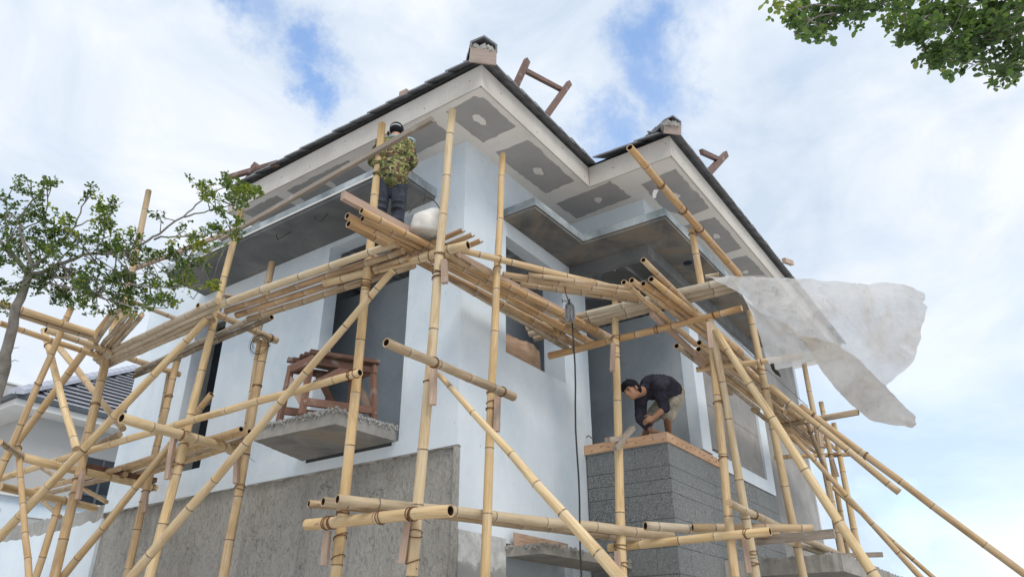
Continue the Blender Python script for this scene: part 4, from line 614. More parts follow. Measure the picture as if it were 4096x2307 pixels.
# right facade (faces -y)
m = MB()
def rw(x0, x1, z0, z1, y0=0.0, y1=.17): m.box((x0, y0, z0), (x1, y1, z1))
rw(.1901, .79, 2.66, ZS); rw(.047, .19, 2.66, 3.4295); rw(.79, 2.05, 2.62, 4.62); rw(.79, 2.05, 6.1, ZS)
m.build('wall', 'white', H)
m = MB(); m.box((2.05, -.0, 2.4), (2.52, .3, ZS)); m.box((2.52, .03, 2.4), (2.70, .3, ZS)); m.build('pillar', 'white', H)
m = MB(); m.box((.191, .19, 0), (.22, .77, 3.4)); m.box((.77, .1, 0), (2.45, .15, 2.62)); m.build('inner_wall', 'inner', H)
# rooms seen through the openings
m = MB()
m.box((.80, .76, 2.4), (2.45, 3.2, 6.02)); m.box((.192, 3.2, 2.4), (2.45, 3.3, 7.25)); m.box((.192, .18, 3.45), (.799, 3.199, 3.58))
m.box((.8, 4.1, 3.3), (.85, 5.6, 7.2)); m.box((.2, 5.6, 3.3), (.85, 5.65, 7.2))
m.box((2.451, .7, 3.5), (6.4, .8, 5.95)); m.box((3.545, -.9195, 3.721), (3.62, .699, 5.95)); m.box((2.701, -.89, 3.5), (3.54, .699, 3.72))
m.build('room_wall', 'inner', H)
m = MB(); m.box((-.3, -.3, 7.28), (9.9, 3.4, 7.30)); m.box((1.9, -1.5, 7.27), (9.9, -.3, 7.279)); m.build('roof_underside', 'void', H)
def channel(p, q): MB().bar(p, q, .04, .03).build('ceiling_channel', 'channel', H)
for x in (.6, 1.1, 1.6, 2.1): channel((x, .2, 6.36), (x, 2.9, 6.36))
for x in (2.7, 3.3, 3.9, 4.5): channel((x, -.9, 6.36), (x, 2.9, 6.36))
for y in (.5, 1.1, 1.7, 2.3): channel((.22, y, 6.46), (2.38, y, 6.46))
channel((1.4, .5, 6.46), (1.4, .5, 7.2)); channel((2.0, 1.1, 6.46), (2.0, 1.1, 7.2)); channel((3.3, .1, 6.5), (3.3, .1, 7.2))
for x0, y0 in ((.5, .3), (1.5, .9), (3.0, -.3)): channel((x0, y0, 6.5), (x0 + .5, y0 + .9, 7.2))
for y in (-.5, .1, .7): channel((2.52, y, 6.49), (6.3, y, 6.49))
channel((1.0, 1.2, 6.46), (1.3, 1.2, 7.2)); channel((2.9, -.1, 6.5), (2.9, -.1, 7.2))
# narrow window in the left facade
MB().box((.33, 4.1, 3.7), (.35, 4.95, 6.0)).build('window_glass', 'glass', H)
MB().box((.31, 4.1, 4.76), (.329, 4.95, 4.82)).build('window_bar', 'gutter', H)
m = MB(); m.box((.191, 4.871, 3.6), (.34, 4.95, 6.1)); m.box((.191, 4.09, 3.6), (.34, 4.169, 6.1)); m.box((.191, 4.17, 5.951), (.34, 4.87, 6.1)); m.box((.191, 4.17, 3.6), (.34, 4.87, 3.769)); m.build('window_reveal', 'cement', H)

# soffit, its bare boards and filler patches
sof = MB()
poly = [(-.635, -.695), (1.66, -.695), (1.66, -1.82), (9.95, -1.82), (9.95, 3.6), (-.635, 3.6)]
sof.prism(poly, ZS, ZS + .015); sof = sof.build('soffit', 'compound', H)
def soffit_board(poly):
    pts = []; P = [Vector(p) for p in poly]
    for a, b in zip(P, P[1:] + P[:1]): pts += jag(a, b, max(3, int((b - a).length / .06)), .012)
    mb = MB(); mb.prism(pts, ZS - .0035, ZS - .0002); return mb.build('soffit_panel', 'gypsum', sof)
for k, pl_ in W['panels'].items():
    if k not in ('L1', 'L2', 'L3'): soffit_board(pl_)
for y0, y1 in ((.08, 1.02), (1.4, 2.52), (2.72, 3.42)): soffit_board([(-.53, y0), (-.16, y0), (-.16, y1), (-.53, y1)])
for x0, x1 in ((5.45, 6.4), (6.65, 7.7), (7.95, 9.0)): soffit_board([(x0, -1.74), (x1, -1.74), (x1, -1.3), (x0, -1.3)])
for x, y in W['patches']:
    sc_ = random.uniform(.7, 1.35)
    pts = [(x + sc_ * random.uniform(.05, .09) * cos(a * pi / 5) * 1.1, y + random.uniform(.035, .07) * sin(a * pi / 5)) for a in range(10)]
    MB().prism(pts, ZS - .006, ZS - .0036).build('filler_patch', 'compound', sof)
# fascia boards
FT = 7.29
def fascia(p, q, nrm_):
    (x0, y0), (x1, y1) = p, q; nx, ny = nrm_; t_ = .018
    mb = MB(); mb.hexa([Vector(v) for v in ((x0, y0, ZS - .004), (x1, y1, ZS - .004), (x1 - nx * t_, y1 - ny * t_, ZS - .004), (x0 - nx * t_, y0 - ny * t_, ZS - .004), (x0, y0, FT), (x1, y1, FT), (x1 - nx * t_, y1 - ny * t_, FT), (x0 - nx * t_, y0 - ny * t_, FT))])
    f_ = mb.build('fascia_board', 'fascia', H)
    L = (Vector(q) - Vector(p)).length; d = (Vector(q) - Vector(p)) / L; k = .35; nl = MB()
    while k < L:
        c = Vector(p) + d * k; z = random.choice((7.08, 7.2, 7.14)); r_ = .006
        c3 = Vector((c.x + nx * .002, c.y + ny * .002, z)); a3 = Vector((d.x, d.y, 0)) * r_; u3 = Vector((0, 0, r_))
        nl.hexa([c3 - a3 - u3, c3 + a3 - u3, c3 + a3 - u3 - Vector((nx, ny, 0)) * .004, c3 - a3 - u3 - Vector((nx, ny, 0)) * .004, c3 - a3 + u3, c3 + a3 + u3, c3 + a3 + u3 - Vector((nx, ny, 0)) * .004, c3 - a3 + u3 - Vector((nx, ny, 0)) * .004]); k += random.uniform(.5, .75)
    if nl.v: nl.build('nail_heads', 'rebar', f_, kind='stuff')
fascia((-.640, 3.605), (-.640, -.700), (-1, 0)); fascia((9.95, 3.606), (-.641, 3.606), (0, 1)); fascia((-.639, -.701), (1.645, -.701), (0, -1)); fascia((1.645, -.704), (1.645, -1.83), (-1, 0)); fascia((1.646, -1.831), (9.95, -1.831), (0, -1))
# roof surface (two hips) as a height field
PT = .54
def rz(x, y):
    a = min(y + .72, x + .66, 10.0 - x, 3.70 - y); b = min(y + 1.85, x - 1.63, 10.0 - x, 3.70 - y)
    return 7.33 + PT * max(a, b, 0)
rf = MB(); nx_, ny_ = 54, 46; xs = [-.66 + 10.66 * i / nx_ for i in range(nx_ + 1)]; ys = [-1.85 + 5.55 * i / ny_ for i in range(ny_ + 1)]
idx = {}
for i, x in enumerate(xs):
    for j, y in enumerate(ys): idx[i, j] = rf.add((x, y, rz(x, y)))
for i in range(nx_):
    for j in range(ny_):
        xm, ym = (xs[i] + xs[i + 1]) / 2, (ys[j] + ys[j + 1]) / 2
        if ym < -.72 and xm < 1.63: continue
        rf.face([idx[i, j], idx[i + 1, j], idx[i + 1, j + 1], idx[i, j + 1]], None, 0, False)
roof = rf.build('roof', 'tile', H)
# first course of tiles along the eaves
tp_ = MB(); wdt, ln, th = .33, .42, .020
a_ = [Vector((-.168, 0, .022)), Vector((.168, 0, .0)), Vector((.168, ln, ln * PT)), Vector((-.168, ln, ln * PT + .028))]
tp_.hexa([v for v in a_] + [v + Vector((0, 0, th)) for v in a_])
t0 = tp_.build('roof_tile', 'tile', roof, origin=(0, 0, 0)); first = True
def eave(p, q, rot):
    global first
    p, q = Vector(p), Vector(q); L = (q - p).length; n = int(L / .30)
    for i in range(n + 1):
        c = p + (q - p) * ((i + .5) / (n + 1)) + Vector((0, 0, random.uniform(-.006, .006)))
        rr = (random.uniform(-.012, .012), random.uniform(-.02, .02), rot + random.uniform(-.02, .02))
        if first: t0.location = c - WL[roof.name]; t0.rotation_euler = rr; first = False; WL[t0.name] = c
        else: copyobj(t0, roof, c, rr)
eave((-.75, 3.55, 7.30), (-.75, -.60, 7.30), -pi / 2); eave((9.9, 3.715, 7.30), (-.6, 3.715, 7.30), pi); eave((-.54, -.81, 7.30), (1.62, -.81, 7.30), 0)
eave((1.535, -.85, 7.30), (1.535, -1.72, 7.30), -pi / 2); eave((1.75, -1.94, 7.30), (9.95, -1.94, 7.30), 0)
# hip caps with mortar and end board
def hipcap(x, y, z, L, s=1.0):
    d = Vector((1, 1, PT)).normalized(); sd_ = Vector((1, -1, 0)).normalized(); u = sd_.cross(d).normalized(); o = Vector((x, y, z))
    P = lambda a, b, c: o + sd_ * (a * s) + u * (b * s) + d * c
    prof = [(-.15, .05), (-.145, .13), (0, .215), (.145, .13), (.15, .05)]; inn = [(-.13, .05), (-.125, .12), (0, .195), (.125, .12), (.13, .05)]
    n = 0; k = 0.0; rc_ = None
    while k < L:
        mb = MB(); k1 = k + .34
        A = [[mb.add(P(a * g, b * g + h, kk)) for a, b in pr] for pr in (prof, inn) for kk, g, h in ((k, 1.0, .012), (k1, .97, 0))]
        for i in range(4):
            mb.face([A[0][i], A[1][i], A[1][i + 1], A[0][i + 1]]); mb.face([A[2][i], A[2][i + 1], A[3][i + 1], A[3][i]]); mb.face([A[0][i], A[0][i + 1], A[2][i + 1], A[2][i]])
        rc_ = mb.build('ridge_cap', 'tile', roof); k += .31
    mb = MB(); mb.hexa([P(-.145, -.09, -.015), P(.145, -.09, -.015), P(.145, -.09, .01), P(-.145, -.09, .01), P(-.14, .07, -.015), P(.14, .07, -.015), P(.14, .07, .01), P(-.14, .07, .01)])
    mb.build('end_board', 'endboard', roof)
    mb = MB()
    for i in range(40):
        c = P(random.uniform(-.11, .11), random.uniform(.05, .10), random.uniform(.0, .16)); r_ = random.uniform(.015, .035)
        mb.hexa([c + Vector((random.uniform(-1, 1) * .4 + sx, random.uniform(-1, 1) * .4 + sy, random.uniform(-1, 1) * .4 + sz)) * r_ for sx, sy, sz in ((-1, -1, -1), (1, -1, -1), (1, 1, -1), (-1, 1, -1), (-1, -1, 1), (1, -1, 1), (1, 1, 1), (-1, 1, 1))])
    mb.build('mortar_bed', 'mortar', roof, kind='stuff')
hipcap(-.72, -.78, 7.31, 5.2); hipcap(1.565, -1.91, 7.31, 2.0, .75)

# canopies
def canopy(poly, inset, z0, zm, z1, mt='canopy'):
    mb = MB(); mb.prism(poly, zm, z1, 0, 1); cx = sum(p[0] for p in poly) / len(poly)
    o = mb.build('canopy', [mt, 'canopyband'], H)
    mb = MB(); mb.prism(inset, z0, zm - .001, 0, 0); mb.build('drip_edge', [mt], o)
    return o
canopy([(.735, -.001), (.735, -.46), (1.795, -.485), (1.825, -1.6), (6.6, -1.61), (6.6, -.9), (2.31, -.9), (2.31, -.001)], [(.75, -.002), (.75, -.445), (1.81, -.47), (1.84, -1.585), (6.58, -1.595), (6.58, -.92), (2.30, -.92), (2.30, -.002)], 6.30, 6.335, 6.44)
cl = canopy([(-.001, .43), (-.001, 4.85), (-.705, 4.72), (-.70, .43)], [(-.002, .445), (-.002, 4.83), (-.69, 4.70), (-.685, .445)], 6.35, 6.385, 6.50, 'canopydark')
MB().box((-.711, .6, 6.386), (-.7035, 4.6, 6.408)).build('chalk_line', 'offwhite', cl)
# downlight hole in the canopy underside
mb = MB(); c = (3.037, -1.36)
mb.prism([(c[0] + .062 * cos(a * pi / 8), c[1] + .062 * sin(a * pi / 8)) for a in range(16)], 6.2965, 6.2992); mb.build('downlight_hole', 'void', H)
# rim beam
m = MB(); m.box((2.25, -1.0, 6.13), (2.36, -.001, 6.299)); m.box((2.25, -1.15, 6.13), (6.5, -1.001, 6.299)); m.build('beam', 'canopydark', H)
# upper walls under the soffit of the wing
m = MB(); m.box((2.30, -1.13, 6.441), (2.45, -.001, 6.999)); m.box((2.451, -1.13, 6.441), (6.45, -1.0, 6.999)); m.build('wall', 'white', H)
# wing front: white frame, boards, side wall
YF = -1.08
m = MB(); m.box((3.54, YF, 3.96), (3.86, -.92, 6.129)); m.box((6.07, YF, 3.82), (6.40, -.92, 6.129)); m.box((3.861, YF, 3.82), (6.069, -.92, 4.0)); m.box((3.861, YF, 5.98), (6.069, -.92, 6.129))
m.build('window_frame', 'white', H)
for a, b in ((4.002, 4.655), (4.662, 5.31), (5.317, 5.978)): MB().box((3.862, -1.045, a), (6.068, -.95, b)).build('cement_board', 'board', H)
# far wing, set back
m = MB(); m.box((6.41, -.98, 0), (9.18, -.6, 6.99)); m.build('wall', 'board', H)
m = MB(); m.box((9.181, -1.0, 0), (9.33, -.6, 6.99)); m.build('corner_strip', 'white', H)
m = MB(); m.box((6.41, -.59, 0), (9.33, 3.0, 6.98)); m.box((.2, 6.1, 0), (9.33, 6.28, 7.36)); m.box((.2, 2.951, 6.5), (6.409, 3.1, 6.99)); m.build('wall', 'white', H)
MB().box((.2, 3.11, 6.9), (9.3, 6.09, 7.05)).build('flat_roof', 'cement', H)
# granite clad parapet base
m = MB(); m.box((2.475, -1.055, 0), (6.44, -.001, 3.80)); base = m.build('parapet', 'joint_shade', H)
rows = []; z = 3.80
for h in [.245, .15, .15, .275, .15, .15, .275, .15, .15, .275, .15, .15, .275, .15, .15, .275]:
    rows.append((z - h + .0025, z - .0025)); z -= h
for k, (a, b) in enumerate(rows):
    cuts = [0, (.42, .7, .25, .55)[k % 4], 1.06]
    for p, q in zip(cuts, cuts[1:]): MB().box((2.45 + random.uniform(0, .003), -1.078 + p + .0015, a), (2.4745, -1.078 + q - .0015, b)).build('granite_tile', 'granite', base)
    x = 2.452; k2 = 0; st = (.5, .75, .35, .6)[k % 4]
    while x < 6.43:
        x2 = min(x + st, 6.44); st = .62
        if 6.44 - x2 < .12: x2 = 6.44
        MB().box((x + .0015, YF + random.uniform(0, .003), a), (x2 - .0015, -1.0555, b)).build('granite_tile', 'granite', base); x = x2
# cement bed and formwork boards on the parapet
MB().box((2.44, -1.075, 3.801), (4.05, -.001, 3.812)).build('cement_bed', 'board', H)
MB().box((2.425, -1.093, 3.813), (2.445, -.004, 3.925)).build('formwork_board', 'ply', H)
MB().box((2.4455, -1.093, 3.813), (4.06, -1.073, 3.925)).build('formwork_board', 'ply', H)
MB().box((2.4465, -1.07, 3.813), (4.05, -.9, 3.87)).build('parapet_cap', 'slab', H)
nl = MB()
for k in range(9):
    p = Vector((2.42, -.12 - .115 * k, 3.85 + random.uniform(-.03, .04))); nl.tube([p, p + Vector((-.012, 0, .004)), p + Vector((-.016, random.uniform(-.05, .05), random.uniform(-.02, .03)))], .0028, 5)
for k in range(11):
    p = Vector((2.55 + .135 * k, -1.095, 3.86 + random.uniform(-.03, .04))); nl.tube([p, p + Vector((0, -.012, .004)), p + Vector((random.uniform(-.05, .05), -.016, random.uniform(-.02, .03)))], .0028, 5)
nl.build('bent_nails', 'rebar', H, kind='stuff')
for st_ in W['stirrups']: MB().tube(st_, .007, 6).build('rebar_stirrup', 'rebar', H)
# balcony slab of the left opening
def slab(name, poly, z0, z1, rough=.012, lumps=0):
    mb = MB(); n = len(poly); P = [Vector(p) for p in poly]; pts = []
    for a, b in zip(P, P[1:] + P[:1]): pts += jag(a, b, max(4, int((b - a).length / .045)), rough)
    N = len(pts); bo = [mb.add((x, y, z0)) for x, y in pts]; mi = [mb.add((x, y, (z0 + z1) / 2 + random.uniform(-.01, .01))) for x, y in pts]; to = [mb.add((x, y, z1 + random.uniform(-.02, .018))) for x, y in pts]
    mb.face(bo[::-1], None, 1); mb.face(to)
    for i in range(N):
        j = (i + 1) % N; mb.face([bo[i], bo[j], mi[j], mi[i]]); mb.face([mi[i], mi[j], to[j], to[i]])
    o = mb.build(name, ['slab', 'canopy'], H)
    if lumps:
        mb = MB()
        for i in range(lumps):
            t_ = random.random(); k = random.choice((0, 1, 1, 2)); a, b = P[(k + 0) % n], P[(k + 1) % n]; c2 = a + (b - a) * t_; c = Vector((c2.x + random.uniform(-.02, .03), c2.y + random.uniform(-.02, .02), z1 + random.uniform(-.05, .02) * random.random())); r_ = random.uniform(.005, .013)
            mb.hexa([c + Vector((random.uniform(-1, 1) * .4 + sx, random.uniform(-1, 1) * .4 + sy, random.uniform(-1, 1) * .4 + sz)) * r_ for sx, sy, sz in ((-1, -1, -1), (1, -1, -1), (1, 1, -1), (-1, 1, -1), (-1, -1, 1), (1, -1, 1), (1, 1, 1), (-1, 1, 1))])
        mb.build('mortar_crumbs', 'mortar', o, kind='stuff')
    return o
slab('balcony_slab', [(-.001, .80), (-.80, .83), (-.86, 1.95), (-.001, 2.22)], 3.58, 3.72, .008, 700)
MB().box((-.004, .86, 3.545), (.02, 2.15, 3.579)).build('gap_shadow_strip', 'joint_shade', H)
slab('porch_slab', [(.78, -.002), (.78, -.44), (2.449, -.52), (2.449, -.002)], 2.49, 2.575, .006, 200)
slab('carport_slab', [(3.8, -1.081), (3.8, -2.42), (9.2, -2.47), (9.2, -1.0)], 2.46, 2.645, .006, 60)
MB().box((.84, -.075, 2.58), (1.85, -.055, 2.72)).build('formwork_board', 'sheet', H)
for k, w_ in enumerate(W['wires']): MB().tube(w_, .0055, 6).build('bent_wire', 'rebar', H)

# plywood sheet standing in the right hand window
mb = MB(); top = [(.80 + .76 * i / 14, 4.875 + .07 * (i / 14) + random.uniform(-.012, .012) - (.04 if i > 12 else 0)) for i in range(15)]
poly = [(.80, 4.622)] + top + [(1.585, 4.622)]
for yy, fl in ((.055, 1), (.075, 0)):
    ids = [mb.add((x, yy, z)) for x, z in poly]; mb.face(ids if fl else ids[::-1], [(z * 1.0, x * 1.0) for x, z in (poly if fl else poly[::-1])])
n = len(poly)
for i in range(n): j = (i + 1) % n; mb.face([i, n + i, n + j, j])
mb.build('plywood_sheet', 'sheet', label='frayed reddish plywood sheet standing in the right wall window opening', cat='plywood sheet')

# timber on the roof
def ext(p, q, k):
    p, q = Vector(p), Vector(q); return p - (q - p).normalized() * k, q
fr = thing('roof_trestle', 'dark brown timber frame of two posts and a rail above the main roof edge', 'timber frame', TIM['roofLegA'][0])
for k in ('roofLegA', 'roofLegB'):
    p, q = ext(*TIM[k], .42); MB().bar(p, q, .075, .055, (0, 1, 0)).build('post', 'rooftimber', fr)
MB().bar(*TIM['roofRail'], .05, .06).build('rail', 'rooftimber', fr)
f2 = thing('roof_trestle', 'small brown timber frame on the right hand roof wing', 'timber frame', TIM['roofD'][0])
p, q = ext(*TIM['roofD'], .45); MB().bar(p, q, .09, .06, (0, 1, 0)).build('post', 'rooftimber', f2); MB().bar(*TIM['roofC'], .05, .07).build('rail', 'rooftimber', f2)
f3 = thing('roof_trestle', 'long brown timber with a short stub lying over the left roof edge', 'timber frame', TIM['roofL'][0])
MB().bar(*TIM['roofL'], .06, .06).build('rail', 'rooftimber', f3); MB().bar(*TIM['roofLstub'], .07, .09, (0, 1, 0)).build('stub', 'rooftimber', f3)
tag(MB().bar(*TIM['roofE'], .06, .08).build('wood_block', 'plank'), 'pale wood block at the low end of the right hand roof wing', 'wood block')
tag(MB().bar(*TIM['roofF'], .06, .09).build('wood_block', 'plank'), 'short wood block on the left roof edge below the hip cap', 'wood block')

# ------------------------------------------------------------------ boundary wall, neighbours
bw = thing('boundary_wall', 'tall white boundary wall with a rough grey mortar top at the left of the house', 'wall', (.07, 6.3, 0))
mb = MB(); ed = [(6.285 + i * .11, 3.33 - .02 * i * .11 + random.uniform(-.035, .035)) for i in range(56)]
for (a, za), (b, zb) in zip(ed, ed[1:]): mb.hexa([Vector(p) for p in ((0, a, 0), (.15, a, 0), (.15, b, 0), (0, b, 0), (0, a, za), (.15, a, za), (.15, b, zb), (0, b, zb))])
mb.build('wall_face', 'white', bw)
mb = MB(); ed = [(6.287 + i * .09, 3.53 - .015 * i * .09 + random.uniform(-.02, .02)) for i in range(68)]
for (a, za), (b, zb) in zip(ed, ed[1:]): mb.hexa([Vector(p) for p in ((.012, a, 3.0), (.14, a, 3.0), (.14, b, 3.0), (.012, b, 3.0), (.012 + random.uniform(-.01, .01), a, za), (.14, a, za), (.14, b, zb), (.012, b, zb))])
mb.build('mortar_top', 'mortar', bw)

N = thing('neighbour_house', 'neighbouring house with a dark glossy tiled hip roof and shaded grey walls', 'house', (2.0, 14.65, 0))
MB().box((2.0, 14.65, 0), (13, 24, 6.78)).build('wall', 'shadewall', N)
MB().box((1.42, 14.08, 6.781), (13.5, 24.5, 6.81)).build('soffit', 'offwhite', N)
m = MB(); m.box((1.38, 14.04, 6.78), (13.5, 14.079, 6.93)); m.box((1.38, 14.08, 6.78), (1.419, 24.5, 6.93)); m.build('fascia_board', 'offwhite', N)
m = MB(); m.box((1.29, 13.95, 6.931), (13.5, 14.06, 7.04)); m.box((1.29, 14.061, 6.931), (1.40, 24.5, 7.04)); m.build('gutter', 'gutter', N)
mb = MB(); HP = .63; ZR = 6.98; ap = [mb.add(p) for p in ((1.35, 14.0, ZR), (13.5, 14.0, ZR), (13.5, 24.5, ZR), (1.35, 24.5, ZR), (6.6, 19.25, ZR + 5.25 * HP), (8.2, 19.25, ZR + 5.25 * HP))]
for f_ in ((0, 1, 5, 4), (1, 2, 5), (2, 3, 4, 5), (3, 0, 4)): mb.face([ap[i] for i in f_])
nroof = mb.build('roof', 'joint_shade', N)
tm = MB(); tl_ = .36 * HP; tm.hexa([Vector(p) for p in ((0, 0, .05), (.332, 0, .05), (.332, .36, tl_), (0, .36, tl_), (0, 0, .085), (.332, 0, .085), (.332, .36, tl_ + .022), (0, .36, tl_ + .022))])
tm.mi[0] = 1; tm.mi[2] = 1; nt = tm.build('roof_tile', ['tilefar', 'joint_shade'], nroof, origin=(0, 0, 0)); f1 = True  # tile fronts and undersides coloured dark for the shade between courses
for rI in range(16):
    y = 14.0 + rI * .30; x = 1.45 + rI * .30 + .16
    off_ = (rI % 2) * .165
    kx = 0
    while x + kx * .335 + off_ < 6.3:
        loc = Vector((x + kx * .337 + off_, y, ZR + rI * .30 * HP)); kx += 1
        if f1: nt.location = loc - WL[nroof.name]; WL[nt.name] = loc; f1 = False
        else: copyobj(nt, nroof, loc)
d = Vector((1, 1, HP)); sd_ = Vector((1, -1, 0)).normalized()
for i in range(17):
    o = Vector((1.30, 13.95, ZR + .03)) + d * (i * .30); e_ = o + d * .295; h = Vector((0, 0, 1))
    mb = MB(); A = [mb.add(o + sd_ * a + h * b) for a, b in ((-.17, -.02), (-.16, .08), (0, .16), (.16, .08), (.17, -.02))]; B = [mb.add(e_ + sd_ * a + h * b) for a, b in ((-.165, -.02), (-.155, .076), (0, .153), (.155, .076), (.165, -.02))]
    for k in range(4): mb.face([A[k], A[k + 1], B[k + 1], B[k]])
    mb.face(A[::-1]); mb.face(B); mb.build('ridge_cap', 'tilefar', nroof)
wn_ = MB(); wn_.box((3.45, 14.62, 4.6), (5.0, 14.645, 6.1)); wn_ = wn_.build('window', 'glass', N)
MB().box((3.9, 14.60, 4.6), (3.96, 14.618, 6.1)).build('window_bar', 'gutter', wn_); MB().box((3.45, 14.60, 5.2), (5.0, 14.6175, 5.26)).build('window_bar', 'gutter', wn_)
B = thing('white_building', 'low white building with small windows behind the boundary wall', 'building', (1, 12, 0))
MB().box((-2.0, 12.0, 0), (3.2, 13.4, 4.46)).build('wall', 'white', B); MB().box((-2.1, 11.9, 4.461), (3.3, 13.5, 4.53)).build('parapet', 'offwhite', B)
for x0, x1, z0, z1 in ((1.42, 1.72, 3.85, 4.12), (.75, .9, 3.7, 4.2)):
    w_ = MB().box((x0, 11.985, z0), (x1, 11.998, z1)).build('window', 'shadewall', B)
    MB().box((x0 - .03, 11.97, z1 + .001), (x1 + .03, 11.999, z1 + .03)).build('frame', 'offwhite', w_)
B2 = thing('grey_building', 'plain pale grey building rising behind the neighbouring roof at the left edge', 'building', (0, 26, 0))
MB().box((-6, 26, 0), (6.45, 34, 10.82)).build('wall', 'shadewall', B2); MB().box((-6.05, 25.95, 10.8201), (6.5, 34, 10.88)).build('parapet', 'offwhite', B2)

# ------------------------------------------------------------------ bamboo
def bamboo(name, A, B_, r0, r1, mat, ends, parent, half=False, n=12):
    A, B_ = Vector(A), Vector(B_); L = (B_ - A).length; d = (B_ - A) / L
    ref = Vector((0, 0, 1)) if abs(d.z) < .95 else Vector((1, 0, 0))
    a = d.cross(ref).normalized(); b = a.cross(d).normalized()
    bow = random.uniform(-.0035, .0035) * L; bow2 = random.uniform(-.0035, .0035) * L; ph = random.uniform(0, 6)
    sp_ = max(.26, min(.52, (r0 + r1) * 5.6)) * random.uniform(.85, 1.15)
    st = [(0.0, 1.0, 0.0, 0.0)]; t_ = sp_ * random.uniform(.3, .95); kink = [(0, Vector())]
    while t_ < L - .05:
        st += [(t_ - .05, .985, 0, 0), (t_ - .009, 1.0, .12, 0), (t_ - .003, 1.055, .9, 0), (t_ + .003, 1.04, .9, .2), (t_ + .010, .99, .1, 1), (t_ + .06, .99, 0, .3)]
        kink.append((t_, (a * random.uniform(-1, 1) + b * random.uniform(-1, 1)) * min(.0055, L * .003)))
        t_ += sp_ * random.uniform(.72, 1.28)
    st.append((L, 1.0, 0.0, 0.0)); kink.append((L, Vector())); st = [s_ for s_ in st if 0 <= s_[0] <= L]; st.sort()
    mb = MB(); node = []; bloom = []; rings = []
    K = range(n) if not half else range(n // 2 + 1)
    def kk(s_):
        for (t0_, v0), (t1_, v1) in zip(kink, kink[1:]):
            if t0_ <= s_ <= t1_: return v0.lerp(v1, (s_ - t0_) / max(1e-6, t1_ - t0_))
        return Vector()
    for s_, k, nd, bl in st:
        c = A + d * s_ + (a * bow + b * bow2) * sin(pi * s_ / L) + kk(s_); r_ = (r0 + (r1 - r0) * s_ / L) * k
        ring = []
        for i in K:
            an = 2 * pi * i / n + (pi if half else 0); ring.append(mb.add(c + (a * cos(an) + b * sin(an)) * r_)); node.append(nd); bloom.append(bl)
        rings.append((ring, s_, c, r_))
    m_ = len(K); cols = range(m_) if not half else range(m_ - 1)
    for (P_, s0, _, _), (Q_, s1, _, _) in zip(rings, rings[1:]):
        for i in cols:
            j = (i + 1) % m_; u0, u1 = i / n, (i + 1) / n
            mb.face([P_[i], Q_[i], Q_[j], P_[j]], [(u0, s0), (u0, s1), (u1, s1), (u1, s0)], 0, True)
    for end, (ring, s_, c, r_), sg in ((ends[0], rings[0], 1), (ends[1], rings[-1], -1)):
        if half: continue
        if end == 'c':
            ids = ring if sg == -1 else ring[::-1]; mb.face(ids, None, 2)
        else:
            wob = [random.uniform(-.004, .004) for _ in range(n)]
            inn = []; deep = []
            for i in range(n):
                an = 2 * pi * i / n; dv = a * cos(an) + b * sin(an)
                inn.append(mb.add(c + dv * r_ * .76 + d * sg * .002)); deep.append(mb.add(c + dv * r_ * .70 + d * sg * .10)); node += [0, 0]; bloom += [0, 0]
            for i in range(n):
                j = (i + 1) % n
                q = [ring[i], ring[j], inn[j], inn[i]]; q2 = [inn[i], inn[j], deep[j], deep[i]]
                mb.face(q if sg == 1 else q[::-1], None, 2); mb.face(q2 if sg == 1 else q2[::-1], None, 1)
            mb.face(deep if sg == -1 else deep[::-1], None, 1)
    if half:  # give the split culm its wall thickness
        base_n = len(mb.v); off2 = {}
        for (ring, s_, c, r_) in rings:
            for i, v in enumerate(ring):
                p = Vector(mb.v[v]); off2[v] = mb.add(p + (c - p) * .2); node.append(0); bloom.append(0)
        for (P_, s0, _, _), (Q_, s1, _, _) in zip(rings, rings[1:]):
            for i in range(m_ - 1): mb.face([off2[P_[i]], off2[P_[i + 1]], off2[Q_[i + 1]], off2[Q_[i]]], None, 1, True)
            for e_ in (0, m_ - 1): mb.face([P_[e_], off2[P_[e_]], off2[Q_[e_]], Q_[e_]], None, 2)
        for (ring, *_x) in (rings[0], rings[-1]):
            for i in range(m_ - 1): mb.face([ring[i], ring[i + 1], off2[ring[i + 1]], off2[ring[i]]], None, 2)
    mb.at['node'] = node; mb.at['bloom'] = bloom
    o = mb.build(name, [mat, 'hollow', 'cut'], parent, origin=A)
    o['_ax'] = 1; del o['_ax']
    return o, (A, d, L, a, b, r0, r1, bow, bow2, kk)
def tie(o, ax, t_):
    A, d, L, a, b, r0, r1, bow, bow2, kk = ax; c = A + d * (L * t_) + (a * bow + b * bow2) * sin(pi * t_) + kk(L * t_); r_ = (r0 + (r1 - r0) * t_) * 1.05 + .002; mb = MB()
    for k in range(random.choice((1, 2, 2))):
        tl = random.uniform(-.4, .4); tl2 = random.uniform(-.25, .25); c2 = c + d * random.uniform(-.018, .018)
        pts = [c2 + (a * cos(2 * pi * i / 14) + b * sin(2 * pi * i / 14)) * (r_ + random.uniform(0, .004)) + d * (tl * cos(2 * pi * i / 14) + tl2 * sin(2 * pi * i / 14)) * r_ for i in range(14)]
        mb.tube(pts, .0037, 5, close=True)
    if random.random() < .35:
        p = pts[3]; mb.tube([p, p + Vector((random.uniform(-.05, .05), random.uniform(-.05, .05), -.03)), p + Vector((random.uniform(-.09, .09), random.uniform(-.09, .09), -.07))], .0026, 4)
    mb.build('wire_tie', 'wire', o)
